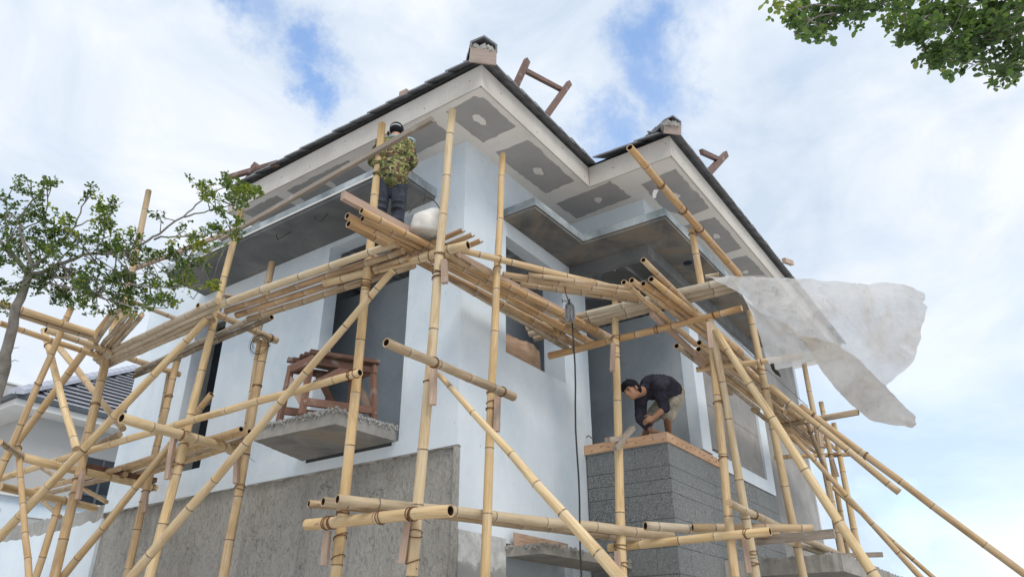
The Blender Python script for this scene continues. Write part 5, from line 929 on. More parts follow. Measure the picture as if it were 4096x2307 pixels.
SC = {'left': thing('bamboo_scaffold', 'bamboo scaffold of wired poles and braces along the left wall and house corner', 'scaffold', (-1.15, 2.5, 0)),
      'right': thing('bamboo_scaffold', 'bamboo scaffold of wired poles and braces in front of the right hand wall', 'scaffold', (1.6, -2, 0)),
      'deckL': thing('bamboo_deck', 'brown bamboo deck under the camouflage worker along the left canopy', 'scaffold deck', (-1.1, 1, 4.9)),
      'deckG': thing('bamboo_deck', 'dusty grey bamboo deck sloping away at the far end of the left wall', 'scaffold deck', (-1.25, 3.5, 4.9)),
      'deckT': thing('bamboo_deck', 'brown bamboo deck jutting out past the house corner under the long plank', 'scaffold deck', (0, -.4, 4.98)),
      'deckK': thing('bamboo_deck', 'narrow bamboo deck level with the balcony slab, low on the left wall', 'scaffold deck', (-.6, 4, 3.7)),
      'deckH': thing('bamboo_deck', 'lowest bamboo deck crossing the house corner in front of the raw plaster', 'scaffold deck', (0, -.5, 2.66)),
      'deckR': thing('bamboo_deck', 'long bamboo deck with hollow pole ends along the right hand wing', 'scaffold deck', (4, -1.6, 4.85)),
      'bundle': thing('bamboo_bundle', 'tan bamboo bundle bridging from the corner deck to the right hand deck', 'bamboo bundle', (.6, -1, 5)),
      'bundleR': thing('bamboo_bundle', 'dusty bamboo bundle lying across under the right hand canopy', 'bamboo bundle', (1.1, -1.3, 4.9)),
      'stack': thing('bamboo_stack', 'loose bamboo pieces stacked with round hollow ends before the granite base', 'bamboo stack', (2, -1.7, 2.7)),
      'pair': thing('bamboo_pair', 'two old dark bamboo poles lying side by side beside the narrow window', 'bamboo poles', (-.95, 3, 4.87))}
for gname, nm, A, B_, r0, r1, mat, ends, ties, half in POLES:
    o, ax = bamboo(nm, A, B_, r0, r1, mat, ends, SC[gname], half)
    for t_ in ties: tie(o, ax, t_)

# cleats wired to the poles
def cleat(k, par, mat='plank'):
    p, q = TIM[k]; MB().bar(p, q, .05, .045, (1, .4, 0)).build('cleat', mat, SC[par])
for k, par in (('cleat0', 'left'), ('cleat1', 'left'), ('cleat2', 'right'), ('cleat3', 'left'), ('cleat4', 'left'), ('cleat5', 'right'), ('cleat6', 'right'), ('cleat7', 'right'), ('cleat8', 'right'), ('cleat9', 'left'), ('cleat10', 'left'), ('cleat11', 'left'), ('cleat12', 'left'), ('cleat13', 'right'), ('cleat14', 'right')): cleat(k, par)
# planks and rails
def plank(k, w, h, mat, label, cat='plank', up=(0, 0, 1)): return tag(MB().bar(*TIM[k], w, h, up).build('plank', mat), label, cat)
plank('railA', .04, .055, 'oldwood', 'long grey wooden handrail rising past the back of the camouflage worker')
plank('railB', .04, .05, 'plank', 'dark handrail plank half hidden behind the leaves at the left')
plank('plankT', .05, .075, 'plank', 'pinkish plank on edge in front of the legs of the camouflage worker')
plank('plankR', .045, .06, 'plank', 'long pinkish plank running along the corner deck behind the pulley')
plank('plankK', .05, .06, 'darkwood', 'dark reddish timber lying on a pole low at the left yard')
plank('plankS', .04, .085, 'oldwood', 'grey board sticking out under the stacked bamboo at the lower right')
plank('plankS2', .05, .055, 'oldwood', 'short grey board behind the long brace at the lower right')
plank('underR1', .05, .05, 'plank', 'wooden runner under the hollow ended poles of the right deck')
plank('underR2', .045, .05, 'plank', 'wooden runner slanting beneath the right deck beside the dark opening')
plank('shim', .09, .02, 'oldwood', 'thin wood shim where the pale ledger meets the left pole')
plank('shim2', .09, .02, 'plank', 'small wood shim under the edge of the corner deck')
oc = thing('timber_offcut', 'two crossed pale timber offcuts nailed to the pole by the formwork', 'timber offcut', TIM['offcutB'][0])
MB().bar(*TIM['offcutA'], .05, .045).build('slanted_piece', 'oldwood', oc); MB().bar(*TIM['offcutB'], .06, .05).build('level_piece', 'oldwood', oc)

# ------------------------------------------------------------------ sawhorse bench on the balcony slab
bn = thing('work_bench', 'reddish brown wooden trestle bench standing on the rough balcony slab', 'bench', (-.55, 1.3, 3.73))
F0, F1, F2 = Vector((-.86, 1.25)), Vector((-.80, 1.66)), Vector((-.24, .90)); F3 = F1 + (F2 - F0); zb, zt = 3.735, 4.33
def L3(p, z): return Vector((p.x, p.y, z))
inw = lambda p: p.lerp((F0 + F3) / 2, .10)
for p in (F0, F1, F2, F3): MB().bar(L3(p, zb), L3(inw(p), zt), .055, .05, (1, 0, 0)).build('leg', 'redwood', bn)
for p, q, z in ((F0, F2, 3.86), (F1, F3, 3.86)): MB().bar(L3(p, z), L3(q, z), .04, .075).build('bottom_rail', 'redwood', bn)
for p, q in ((F0, F1), (F2, F3)): MB().bar(L3(inw(p).lerp(inw(q), -.12), zt - .03), L3(inw(p).lerp(inw(q), 1.12), zt - .03), .045, .085).build('end_rail', 'redwood', bn)
for p, q in ((F0, F2), (F1, F3)): MB().bar(L3(inw(p), zt - .035), L3(inw(q), zt - .035), .035, .07).build('side_rail', 'darkwood', bn)
for t_ in (-.08, .2, .42, .78, 1.06):
    p = inw(F0).lerp(inw(F1), t_); q = inw(F2).lerp(inw(F3), t_); e_ = (q - p) * .06
    MB().bar(L3(p - e_, zt + .045 + (.03 if t_ > 1 else 0)), L3(q + e_, zt + .045), .07, .04).build('top_slat', 'darkwood', bn)
MB().bar(L3(F0.lerp(F1, -.05), 3.82), L3(inw(F0).lerp(inw(F1), 1.05), 4.2), .022, .085).build('brace', 'plank', bn)
MB().bar(L3(F2.lerp(F3, .0), 3.80), L3(inw(F2).lerp(inw(F3), .8), 4.25), .022, .085).build('brace', 'plank', bn)
MB().bar(L3(F0.lerp(F2, .12), 4.05), L3(inw(F0).lerp(inw(F2), .62), 4.3), .022, .07).build('brace', 'redwood', bn)
MB().bar(L3(F1.lerp(F3, .85), 3.84), L3(inw(F1).lerp(inw(F3), .45), 4.27), .022, .07).build('brace', 'redwood', bn)
MB().bar((-.5, 2.0, 3.745), (-.08, 1.9, 3.75), .06, .05).build('loose_rail', 'darkwood', bn)

# ------------------------------------------------------------------ jerrycan on the deck
j = Vector(W['jerry']); mb = MB(); jd = Vector((.62, .78, 0)).normalized(); js = Vector((jd.y, -jd.x, 0))
secs = [(.0, .14, .095), (.02, .155, .11), (.15, .155, .11), (.19, .145, .10), (.235, .085, .075), (.25, .03, .03)]
rg = []
for z, a, b in secs:
    ring = []
    for i in range(20):
        an = 2 * pi * i / 20; ce, se = cos(an), sin(an); k = (abs(ce) ** 7 + abs(se) ** 7) ** (-1 / 7)
        ring.append(mb.add(j + js * (ce * k * a) + jd * (se * k * b) + Vector((0, 0, z + (.035 * ce + .012 * sin(3 * an)) * (z / .25))) + js * (.12 * z)))
    rg.append(ring)
for A, B_ in zip(rg, rg[1:]):
    for i in range(20): mb.face([A[i], A[(i + 1) % 20], B_[(i + 1) % 20], B_[i]], None, 0, True)
mb.face(rg[0][::-1]); mb.face(rg[-1], None, 0, True)
jc = mb.build('jerrycan', 'jerry', label='cut white plastic jerrycan with a wire handle beside the camouflage worker', cat='jerrycan')
hp = [j + js * (-.17 + .34 * i / 12) + Vector((0, 0, .2 + .2 * sin(pi * i / 12))) for i in range(13)]
MB().tube(hp, .005, 6).build('wire_handle', 'rebar', jc)

# ------------------------------------------------------------------ pulley and cable
pp = Vector(W['pulley']); pu = thing('pulley', 'grey metal pulley block wrapped in rope hanging from a rusty hook', 'pulley', pp)
hk = [Vector(p) for p in W['hook']]; MB().tube(hk, .006, 6).build('rusty_hook', 'wire', pu)
sdv = cr.normalized(); fw = -cb
for s_ in (-.022, .022):
    mb = MB(); c = pp + sdv * 0 + fw.cross(Vector((0, 0, 1))).normalized() * 0 + sdv * s_ * .6
    mb.tube([c + Vector((0, 0, .105)), c + Vector((0, 0, .05)), c, c - Vector((0, 0, .07)), c - Vector((0, 0, .10))], [.012, .03, .034, .032, .012], 10); mb.build('cheek_plate', 'greymetal', pu)
MB().tube([pp + Vector((0, 0, .10)), pp + Vector((0, 0, .14)), hk[-1]], [.012, .012, .008], 8).build('shackle', 'rebar', pu)
mb = MB(); mb.tube([pp + (sdv * cos(a * pi / 20) * .045 + Vector((0, 0, 1)) * sin(a * pi / 20 * 2.0) * .09) - fw * (.035 + .006 * cos(a * pi / 20 * 5)) for a in range(40)], .007, 5, close=True); mb.build('wound_rope', 'greymetal', pu)
mb = MB(); mb.tube([pp + Vector((0, 0, .12)) - sdv * .02, pp + Vector((0, 0, .135)) - sdv * .05, pp + Vector((0, 0, .11)) - sdv * .065, pp + Vector((0, 0, .15)) - sdv * .07], .005, 5); mb.build('rope_end', 'black', pu)
ct, cbm = Vector(W['cable'][0]), Vector(W['cable'][1]); dc = (cbm - ct).normalized()
pts = [ct + dc * (i * .22) + Vector((.006 * sin(i * .9), .006 * cos(i * 1.3), 0)) for i in range(19)]
tag(MB().tube(pts, .0085, 7).build('cable', 'black'), 'black rope hanging straight down from the pulley', 'rope')
tag(MB().tube(W['guide'], .006, 5).build('guide_wire', 'greymetal'), 'thin grey wire stretched along the right hand deck', 'wire')
ccx = Vector(W['coil']); mb = MB()
for k in range(7):
    r_ = .12 + random.uniform(-.03, .03); o_ = Vector((random.uniform(-.02, .02), random.uniform(-.02, .02), random.uniform(-.04, .02)))
    mb.tube([ccx + o_ + sdv * cos(2 * pi * i / 22) * r_ * .85 + Vector((0, 0, 1)) * sin(2 * pi * i / 22) * r_ - fw * .05 for i in range(22)], .0014 if k else .005, 4, close=True)
tag(mb.build('wire_coil', 'black'), 'loose coil of thin wire hung on a pole of the left wall', 'wire coil')
rg_ = [Vector(p) for p in W['rag']]; mb = MB(); ids = [mb.add(p) for p in rg_]; mb.face(ids, None, 0); ids2 = [mb.add(p + Vector((.004, .012, 0))) for p in rg_]; mb.face(ids2[::-1])
for i in range(6): mb.face([ids[i], ids2[i], ids2[(i + 1) % 6], ids[(i + 1) % 6]])
tag(mb.build('rag', 'rag'), 'small white rag tied to the leaning pole near the right eave', 'rag')

# ------------------------------------------------------------------ plastic tarp
def resample(P, n):
    P = [Vector(p) for p in P]; L = [0]
    for a, b in zip(P, P[1:]): L.append(L[-1] + (b - a).length)
    out = []
    for k in range(n):
        t_ = L[-1] * k / (n - 1)
        for i in range(len(P) - 1):
            if L[i] <= t_ <= L[i + 1] + 1e-9: out.append(P[i].lerp(P[i + 1], (t_ - L[i]) / max(1e-9, L[i + 1] - L[i]))); break
    return out
def cloth(name, top, low, nu, nv, sag, wr, parent, right=None, mat='tarp'):
    T_, B_ = resample(top, nu), resample(low, nu); mb = MB(); G = []
    Rr = resample(right, nv) if right else None
    for i in range(nu):
        row = []
        for k in range(nv):
            v = k / (nv - 1); u = i / (nu - 1); p = T_[i].lerp(B_[i], v)
            if Rr: p += (Rr[k] - T_[-1].lerp(B_[-1], v)) * (u ** 3)
            dn = -fw
            rid = 1 - abs(mnoise.noise(p * 3.1 + Vector((2, 5, 1)))) * 2.2; rid2 = 1 - abs(mnoise.noise(p * 7.3)) * 2.0
            w_ = mnoise.fractal(p * 1.8, 1.0, 2.0, 3) * wr + max(0, rid) ** 3 * wr * .55 + max(0, rid2) ** 3 * wr * .22
            fold = sin(u * 11 + v * 5 + 2 * mnoise.noise(p * 1.5)) * wr * .45 * sin(pi * v)
            p = p + dn * (w_ + fold + sag * sin(pi * v) * (.3 + .7 * u)) + cu * (mnoise.noise(p * 9) * .012 + mnoise.noise(p * 24) * .006)
            row.append(mb.add(p))
        G.append(row)
    for i in range(nu - 1):
        for k in range(nv - 1): mb.face([G[i][k], G[i + 1][k], G[i + 1][k + 1], G[i][k + 1]], None, 0, True)
    return mb.build(name, mat, parent)
tarp = thing('plastic_tarp', 'large dirty translucent plastic sheet blown out from the end of the right deck', 'tarp', W['tarp_top'][0])
cloth('main_sheet', W['tarp_top'], W['tarp_low'], 84, 52, .12, .06, tarp, W['tarp_right'])
cloth('folded_strip', W['strip_a'], W['strip_b'], 70, 20, .03, .06, tarp, None, 'tarpdirty')
cloth('hanging_corner', W['sail_a'], W['sail_b'], 40, 30, .05, .05, tarp)
kn = Vector(W['knot']); MB().tube([kn + Vector((-.03, 0, .05)), kn, kn + Vector((.03, -.02, -.03)), kn + Vector((.10, -.03, -.05))], [.02, .016, .02, .005], 8).build('sooty_knot', 'soot', tarp)

# ------------------------------------------------------------------ people
def capsule(mb, p, q, r0, r1, n=14):
    p, q = Vector(p), Vector(q); d = q - p; L = d.length; d = d / L if L > 1e-6 else Vector((0, 0, 1))
    pts = []; rr = []
    for a in (0.05, .35, .65, .9): pts.append(p - d * r0 * cos(a * pi / 2)); rr.append(r0 * sin(a * pi / 2))
    for i in range(5): pts.append(p + d * L * i / 4 + d * 1e-4 * i); rr.append(r0 + (r1 - r0) * i / 4)
    for a in (.9, .65, .35, .05): pts.append(q + d * r1 * cos(a * pi / 2)); rr.append(r1 * sin(a * pi / 2))
    mb.tube(pts, rr, n)
def ell(mb, c, ax, ay, az, n=14):
    c, ax, ay, az = Vector(c), Vector(ax), Vector(ay), Vector(az); k = 10; rings = []
    for i in range(1, k):
        th_ = pi * i / k; rings.append([mb.add(c + az * cos(th_) + (ax * cos(2 * pi * j_ / n) + ay * sin(2 * pi * j_ / n)) * sin(th_)) for j_ in range(n)])
    if ax.cross(ay).dot(az) < 0: rings = [r_[::-1] for r_ in rings]
    for A, B_ in zip(rings, rings[1:]):
        for j_ in range(n): mb.face([A[j_], B_[j_], B_[(j_ + 1) % n], A[(j_ + 1) % n]])
    mb.face(rings[0]); mb.face(rings[-1][::-1])
def skinned(mb, name, mat, parent, voxel=.012, smooth=4):
    o = mb.build(name, mat, parent)
    r_ = o.modifiers.new('remesh', 'REMESH'); r_.mode = 'VOXEL'; r_.voxel_size = voxel; r_.use_smooth_shade = True
    s_ = o.modifiers.new('smooth', 'SMOOTH'); s_.iterations = smooth; s_.factor = .5
    return o
def hand(mb, wr, kn_, nrm_, size=1.0, curl=.6, thumb=1):
    """palm from wrist to knuckles, four fingers that curl towards -nrm, thumb at the side"""
    wr, kn_ = Vector(wr), Vector(kn_); f_ = (kn_ - wr).normalized(); nn = Vector(nrm_); nn = (nn - f_ * nn.dot(f_)).normalized(); sv = f_.cross(nn)
    pc = wr.lerp(kn_, .55); ell(mb, pc, sv * .041 * size, nn * .017 * size, f_ * ((kn_ - wr).length * .62 + .012), 12)
    for i, (off, ln_, rr) in enumerate(((-.029, .072, .0088), (-.010, .082, .0092), (.010, .077, .0089), (.028, .062, .0078))):
        b0 = kn_ + sv * off * size - f_ * .012; c_ = curl * (1 + .12 * i); p = b0; dv = f_; seg = (.45, .32, .26)
        for s_ in seg:
            dv = (dv * cos(c_) - nn * sin(c_)).normalized(); q = p + dv * ln_ * s_ * size; capsule(mb, p, q, rr * size, rr * size * .93, 8); p = q
    b0 = wr.lerp(kn_, .3) + sv * .032 * size * thumb; d1 = (f_ * .6 + sv * thumb * .7 - nn * .35).normalized(); q = b0 + d1 * .038 * size; capsule(mb, b0, q, .012 * size, .0105 * size, 8)
    d2 = (f_ * .8 + sv * thumb * .15 - nn * .6).normalized(); capsule(mb, q, q + d2 * .032 * size, .0105 * size, .009 * size, 8)
def head(mb, c, up, fw_, s=1.0):
    """skull, jaw, nose, brow, lips, ears; c is the centre of the skull"""
    up, fw_ = Vector(up).normalized(), Vector(fw_).normalized(); fw_ = (fw_ - up * fw_.dot(up)).normalized(); rt = fw_.cross(up).normalized(); c = Vector(c)
    P = lambda r_, f_, u: c + (rt * r_ + fw_ * f_ + up * u) * s
    ell(mb, P(0, -.008, .022), rt * .073 * s, fw_ * .092 * s, up * .086 * s); ell(mb, P(0, .028, -.055), rt * .058 * s, fw_ * .062 * s, up * .068 * s); ell(mb, P(0, .052, -.105), rt * .028 * s, fw_ * .026 * s, up * .022 * s)
    capsule(mb, P(0, .086, -.012), P(0, .108, -.050), .009 * s, .014 * s, 8); ell(mb, P(-.013, .098, -.056), rt * .010 * s, fw_ * .010 * s, up * .008 * s, 8); ell(mb, P(.013, .098, -.056), rt * .010 * s, fw_ * .010 * s, up * .008 * s, 8)
    for k in (-1, 1):
        capsule(mb, P(.018 * k, .083, .012), P(.044 * k, .070, .008), .0085 * s, .008 * s, 8); ell(mb, P(.036 * k, .066, -.038), rt * .022 * s, fw_ * .016 * s, up * .018 * s, 8)
        ell(mb, P(.076 * k, -.008, -.022), rt * .009 * s, fw_ * .019 * s, up * .032 * s, 10)
    ell(mb, P(0, .090, -.078), rt * .024 * s, fw_ * .010 * s, up * .0065 * s, 10); ell(mb, P(0, .086, -.089), rt * .021 * s, fw_ * .010 * s, up * .007 * s, 10)
    return P, rt, fw_, up
def face_bits(par, P, rt, fw_, up, s):
    for k in (-1, 1):
        mb = MB(); ell(mb, P(.031 * k, .079, -.012), rt * .013 * s, fw_ * .006 * s, up * .006 * s, 10); mb.build('eye', 'hair', par)
        mb = MB(); capsule(mb, P(.016 * k, .094, .016), P(.048 * k, .079, .016), .004 * s, .003 * s, 6); mb.build('eyebrow', 'hair', par)

# --- worker seen from behind on the left deck
wx = Vector(W['w1']); Zf = 5.165; o1 = Vector((wx.x + .02, wx.y + .02, Zf)); F_ = Vector((.80, .60, 0)).normalized(); S_ = Vector((F_.y, -F_.x, 0)); U_ = Vector((0, 0, 1))
p1 = thing('person', 'worker in camouflage jacket, dark jeans and black cap seen from behind on the top deck', 'person', o1)
Q = lambda s_, f_, u: o1 + S_ * s_ + F_ * f_ + U_ * u
mb = MB()
P1, rt1, fw1, up1 = head(mb, Q(0, .065, 1.535), U_ + F_ * .18, F_, 1.0)
capsule(mb, Q(0, .0, 1.34), Q(0, .045, 1.47), .062, .058)
ell(mb, Q(0, 0, 1.15), S_ * .15, F_ * .095, U_ * .26); ell(mb, Q(0, 0, .88), S_ * .145, F_ * .10, U_ * .13)
for k in (-1, 1):
    capsule(mb, Q(.17 * k, .0, 1.335), Q(.215 * k, -.02, 1.06), .05, .042); capsule(mb, Q(.215 * k, -.02, 1.06), Q(.15 * k, .20, 1.14), .04, .029)
    capsule(mb, Q(.085 * k, 0, .86), Q(.095 * k, .02, .47), .075, .052); capsule(mb, Q(.095 * k, .02, .47), Q(.10 * k, -.02, .07), .05, .035)
    hand(mb, Q(.15 * k, .20, 1.14), Q(.12 * k, .275, 1.165), U_, 1.0, .5, k)
    capsule(mb, Q(.10 * k, -.03, .045), Q(.12 * k, .15, .035), .04, .032)
skinned(mb, 'body', 'skin2', p1, .009)
face_bits(p1, P1, rt1, fw1, up1, 1.0)
mb = MB(); ell(mb, P1(0, -.035, .0), rt1 * .077, fw1 * .070, up1 * .062); mb_h = skinned(mb, 'hair', 'hair', p1, .01, 2)
mb = MB(); ell(mb, P1(0, -.008, .045), rt1 * .083, fw1 * .100, up1 * .072); ell(mb, P1(0, -.008, .028), rt1 * .086, fw1 * .104, up1 * .022); ell(mb, P1(0, .12, .03), rt1 * .065, fw1 * .07, up1 * .010); cp = skinned(mb, 'cap', 'cap', p1, .009, 3)
mb = MB(); mb.tube([P1(.075 * cos(a * pi / 12 + pi), -.008 - .098 * sin(a * pi / 12), .022) for a in range(3, 10)], .0075, 6); mb.build('cap_strap', 'lettering', cp)
mb = MB()
for k in (-1, 1): ell(mb, P1(.092 * k, -.004, -.022), rt1 * .016, fw1 * .026, up1 * .032)
mb.build('headset', 'black', p1)
# jacket
mb = MB()
ell(mb, Q(0, -.005, 1.16), S_ * .19, F_ * .125, U_ * .24); ell(mb, Q(0, -.015, .98), S_ * .185, F_ * .14, U_ * .19); ell(mb, Q(0, -.02, .87), S_ * .185, F_ * .145, U_ * .12); ell(mb, Q(.04, -.03, .80), S_ * .15, F_ * .13, U_ * .10)
capsule(mb, Q(-.15, 0, 1.325), Q(.15, 0, 1.325), .075, .075)
for k in (-1, 1):
    capsule(mb, Q(.155 * k, .0, 1.33), Q(.212 * k, -.025, 1.06), .070, .062); capsule(mb, Q(.218 * k, -.025, 1.06), Q(.155 * k, .19, 1.135), .064, .045)
    for z in (1.24, 1.15, 1.09): ell(mb, Q(.175 * k + .25 * k * (1.24 - z), -.015, z), S_ * .072, F_ * .072, U_ * .022)
for z, s_ in ((1.10, .03), (.98, -.04), (.9, .05), (.84, -.02)): capsule(mb, Q(-.15 + s_, -.11, z), Q(.13 + s_, -.115, z + .05), .028, .022)
skinned(mb, 'jacket', 'camo', p1, .011, 5)
mb = MB(); mb.tube([Q(.072 * cos(a * pi / 8), .005 + .068 * sin(a * pi / 8), 1.395 + .008 * sin(a * pi / 8)) for a in range(16)], .020, 8, close=True); skinned(mb, 'collar', 'collar', p1, .009, 2)
for k in (-1, 1):
    mb = MB(); ell(mb, Q(.224 * k, -.036, 1.065), S_ * .046, F_ * .046, U_ * .062); mb.build('elbow_patch', 'teal', p1)
mb = MB(); ell(mb, Q(.155, .0, 1.365), S_ * .085, F_ * .06, U_ * .042); mb.build('shoulder_patch', 'collar', p1)
# jeans and boots
mb = MB(); ell(mb, Q(0, -.005, .86), S_ * .172, F_ * .128, U_ * .13)
for k in (-1, 1):
    capsule(mb, Q(.085 * k, -.005, .84), Q(.098 * k, .015, .47), .100, .076); capsule(mb, Q(.098 * k, .015, .47), Q(.10 * k, -.02, .09), .074, .066)
    for z in (.72, .52, .44, .3, .16): ell(mb, Q(.095 * k, -.01, z), S_ * (.082 if z < .6 else .09), F_ * .085, U_ * .018)
jn = skinned(mb, 'jeans', 'denim', p1, .011, 5)
for k in (-1, 1):
    mb = MB(); capsule(mb, Q(.10 * k, -.04, .05), Q(.12 * k, .16, .04), .05, .042); mb.build('shoe', 'black', p1)

p1.scale = (.92, .92, .92)

# --- worker bending over the parapet
J = {k[3:]: Vector(v) for k, v in W.items() if k.startswith('w2_')}
p2 = thing('person', 'dark haired worker in navy shirt and khaki shorts bending over the granite parapet', 'person', (J['anL'] + J['anR']) / 2)
mb = MB(); hu = (J['crown'] - J['chin']).normalized(); hf = (J['nose'] - J['ear']).normalized()
P2, rt2, fw2, up2 = head(mb, J['head'], hu, hf, 1.06)
capsule(mb, J['neck'], J['head'] - hu * .06, .062, .055); capsule(mb, J['chest'], J['neck'], .09, .065)
capsule(mb, J['chest'], J['waist'], .13, .12); capsule(mb, J['waist'], J['pelvis'], .12, .125)
for s_, sg in (('L', 1), ('R', -1)):
    capsule(mb, J['chest'].lerp(J['sh' + s_], .5), J['sh' + s_], .07, .058); capsule(mb, J['sh' + s_], J['el' + s_], .05, .042); capsule(mb, J['el' + s_], J['wr' + s_], .042, .028)
    capsule(mb, J['hip' + s_], J['kn' + s_], .078, .056); capsule(mb, J['kn' + s_], J['an' + s_], .056, .036); capsule(mb, J['an' + s_], J['to' + s_], .036, .03)
    nrm_ = (cr * .3 + cu * .7) if s_ == 'R' else (cu * .5 - fw * .6 + cr * .3)
    hv = (J['ha' + s_] - J['wr' + s_]).normalized(); hand(mb, J['wr' + s_], J['wr' + s_] + hv * .085, nrm_, 1.0, .62 if s_ == 'L' else .35, sg)
skinned(mb, 'body', 'skin', p2, .009)
face_bits(p2, P2, rt2, fw2, up2, 1.06)
mb = MB(); s6 = 1.06
ell(mb, P2(0, -.010, .052), rt2 * .094 * s6, fw2 * .108 * s6, up2 * .084 * s6); ell(mb, P2(0, -.058, -.002), rt2 * .084 * s6, fw2 * .062 * s6, up2 * .080 * s6); ell(mb, P2(0, .062, .066), rt2 * .072 * s6, fw2 * .052 * s6, up2 * .036 * s6)
for i in range(46):
    a = random.uniform(0, 2 * pi); b = random.uniform(0, 1); c = P2(.074 * cos(a) * (1 - .35 * b), -.018 + .085 * sin(a) * (1 - .4 * b), .062 + .05 * b); dv = (rt2 * random.uniform(-1, 1) + fw2 * random.uniform(-.4, 1.1) + up2 * random.uniform(-.2, .7)).normalized(); capsule(mb, c, c + dv * .022, .016, .010, 6)
for i in range(12): c = P2(-.06 + .12 * i / 11, .066, .060); capsule(mb, c, c + (fw2 * .5 - up2 * .75 + rt2 * random.uniform(-.3, .3)).normalized() * random.uniform(.03, .055), .010, .005, 6)
for k in (-1, 1): capsule(mb, P2(.074 * k, .012, .03), P2(.073 * k, .016, -.03), .009, .006, 6)
skinned(mb, 'hair', 'hair', p2, .008, 1)
mb = MB()
capsule(mb, J['chest'], J['neck'].lerp(J['chest'], .03), .125, .078); capsule(mb, J['chest'], J['waist'], .158, .15); capsule(mb, J['waist'], J['pelvis'].lerp(J['waist'], .25), .15, .15)
belly = (J['chest'] + J['waist']) / 2 - U_ * .07; ell(mb, belly, cr * .15, fw * .12, cu * .10)
for s_ in 'LR':
    capsule(mb, J['chest'].lerp(J['sh' + s_], .35), J['sh' + s_], .095, .083); capsule(mb, J['sh' + s_], J['el' + s_], .082, .066)
    e2 = J['el' + s_].lerp(J['wr' + s_], .08 if s_ == 'L' else .55); capsule(mb, J['el' + s_], e2, .066, .058)
    for t_ in (.3, .55, .8): c = J['sh' + s_].lerp(J['el' + s_], t_); ell(mb, c, cr * .078, fw * .078, cu * .024)
for t_ in (.1, .35, .6, .85): c = J['chest'].lerp(J['waist'], t_); ell(mb, c + U_ * .02, cr * .028, fw * .155, cu * .15)
sh = skinned(mb, 'shirt', 'navy', p2, .011, 5)
mb = MB(); ell(mb, J['pelvis'], cr * .155, fw * .165, cu * .145)
for s_ in 'LR':
    k2 = J['kn' + s_].lerp(J['hip' + s_], .10); capsule(mb, J['hip' + s_], k2, .118, .094)
    for t_ in (.25, .5, .75): c = J['hip' + s_].lerp(J['kn' + s_], t_); ell(mb, c, cr * .108, fw * .11, cu * .02)
skinned(mb, 'shorts', 'khaki', p2, .011, 4)
# print on the shirt front, set just proud of the belly
cc = belly - fw * .118 + cr * -.02; mb = MB()
for i in range(9):
    a = pi * (.1 + .8 * i / 8); c = cc + cr * (.045 * cos(a)) + cu * (.030 * sin(a) - .01); l_ = (cr * cos(a) + cu * sin(a)); t_ = (cr * -sin(a) + cu * cos(a)); mb.hexa([c - t_ * .008 - fw * .004, c + l_ * .05 - fw * .004, c + l_ * .05 + fw * .02, c - t_ * .008 + fw * .02, c + t_ * .008 - fw * .004, c + l_ * .045 + t_ * .009 - fw * .004, c + l_ * .045 + t_ * .009 + fw * .02, c + t_ * .008 + fw * .02])
mb.build('shirt_print', 'print', sh)
for s_ in 'LR':
    mb = MB(); capsule(mb, J['an' + s_], J['to' + s_], .045, .038); mb.build('sandal', 'black', p2)

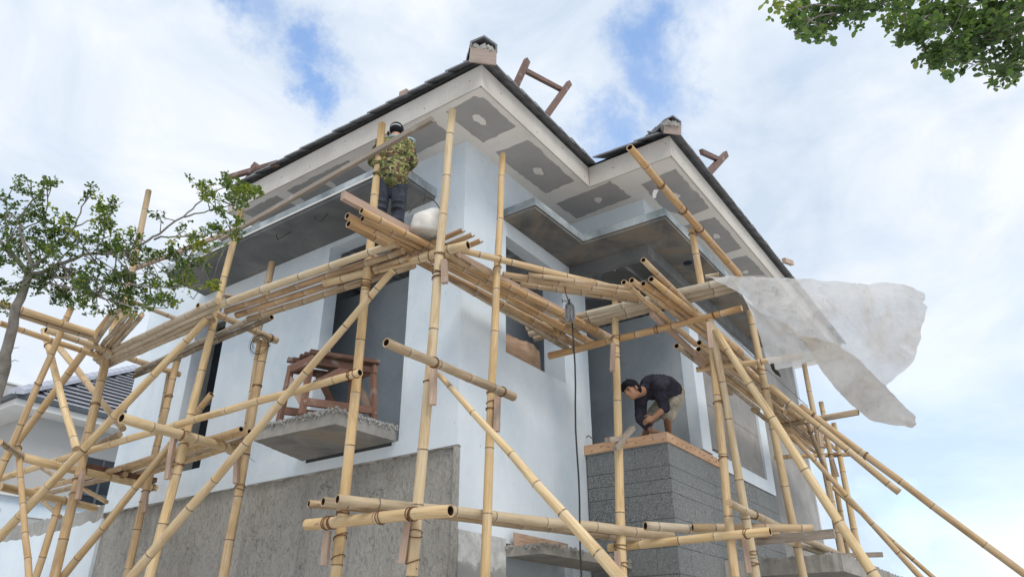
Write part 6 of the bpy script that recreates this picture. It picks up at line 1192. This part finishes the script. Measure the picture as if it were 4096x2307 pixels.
# ------------------------------------------------------------------ trees
tips_n = (55, 34, 40, 22, 26, 50)
def tree(name, label, branches, crown, leafmat, lsize, trunk_to=None, seed=3, width=.55, dens=1.0):
    rnd_ = random.Random(seed); base = Vector(branches[0][0][0])
    if trunk_to is not None: base = Vector(trunk_to)
    base.z = 0; t = thing(name, label, 'tree', base)
    mb = MB(); segs = []
    p0 = Vector(branches[0][0][0])
    mb.tube([base, base.lerp(p0, .5) + Vector((.03, .02, 0)), p0], [branches[0][1] * 1.5, branches[0][1] * 1.2, branches[0][1]], 10)
    for pts, r0, r1 in branches:
        P_ = [Vector(p) for p in pts]; fine = []
        for a, b in zip(P_, P_[1:]):
            for k in range(3): fine.append(a.lerp(b, k / 3) + Vector((rnd_.uniform(-1, 1), rnd_.uniform(-1, 1), rnd_.uniform(-1, 1))) * min(.008, (b - a).length * .05))
        fine.append(P_[-1]); n = len(fine); mb.tube(fine, [r0 + (r1 - r0) * (i / (n - 1)) ** .8 for i in range(n)], 8); segs += fine
    trunk = mb.build('trunk', 'bark', t, origin=base)
    tw = MB(); lf = MB(); tint = []
    for (c, rx, ry, n) in crown:
        c = Vector(c); near = sorted(segs, key=lambda q: (q - c).length)[:3]
        nt_ = max(2, n // 13); tips = []
        for k in range(nt_):
            off = cr * rnd_.gauss(0, .55) * rx + cu * rnd_.gauss(0, .55) * ry + fw * rnd_.gauss(0, .5) * max(rx, ry) * 1.3
            tip = c + off; a = rnd_.choice(near)
            mid = a.lerp(tip, .5) + Vector((rnd_.uniform(-1, 1), rnd_.uniform(-1, 1), rnd_.uniform(-.2, 1))) * .03
            if (tip - a).length < .75: tw.tube([a, mid, tip], [.0042, .003, .0016], 4)
            else: tw.tube([c, c.lerp(tip, .5), tip], [.003, .0025, .0015], 4)
            tips.append((mid, tip))
        bright = rnd_.uniform(0, .3) + (rnd_.uniform(.2, .9) if n in tips_n else 0)
        for k in range(int(n * dens)):
            mid, tip = rnd_.choice(tips); s_ = rnd_.random() ** .6 * 1.1; p = mid.lerp(tip, s_) + Vector((rnd_.gauss(0, 1), rnd_.gauss(0, 1), rnd_.gauss(0, 1))) * lsize * .8
            # a small rosette of leaves
            for q in range(rnd_.choice((3, 4, 5))):
                d = Vector((rnd_.gauss(0, 1), rnd_.gauss(0, 1), rnd_.gauss(.25, .6))).normalized(); up = Vector((rnd_.gauss(0, .5), rnd_.gauss(0, .5), 1)).normalized(); sd2 = d.cross(up)
                if sd2.length < .05: continue
                sd2.normalize(); nn = sd2.cross(d); L = lsize * rnd_.choice((.5, .7, .9, 1.0, 1.15, 1.4)) * rnd_.uniform(.85, 1.15); w_ = L * width * .5
                v0 = lf.add(p); v1 = lf.add(p + d * L * .45 + sd2 * w_ + nn * L * .06); v2 = lf.add(p + d * L * .95 - nn * L * .05); v3 = lf.add(p + d * L * .45 - sd2 * w_ + nn * L * .06); v4 = lf.add(p + d * L * .78 + sd2 * w_ * .75); v5 = lf.add(p + d * L * .78 - sd2 * w_ * .75); vm = lf.add(p + d * L * .5 - nn * L * .02)
                lf.face([v0, v1, vm], None, 0); lf.face([vm, v1, v4, v2], None, 0); lf.face([v0, vm, v3], None, 0); lf.face([vm, v2, v5, v3], None, 0)
                ti = min(1, max(0, rnd_.gauss(.38, .2) + bright * .5 + (.3 if rnd_.random() < .06 else 0))); tint += [ti] * 7
    tw.build('twigs', 'bark', t, kind='stuff')
    lf.at['tint'] = tint; lf.build('crown', leafmat, t, kind='stuff'); return t
tree('street_tree', 'slender small leaved tree with a spreading crown at the left of the scaffold', W['treeL'], W['crownL'], 'leaf', .0225, None, 5, .55, 1.5)
tr = Vector(W['trunkR'][0]); tree('overhanging_tree', 'leafy branches with rounded leaves hanging into the upper right corner', [([tr + Vector((.15, -.1, -.8)), tr + Vector((.05, 0, -.4)), tr], .042, .03)] + W['treeR'], W['crownR'], 'leafR', .034, (tr.x + .3, tr.y - .3, 0), 9, .62, .42)
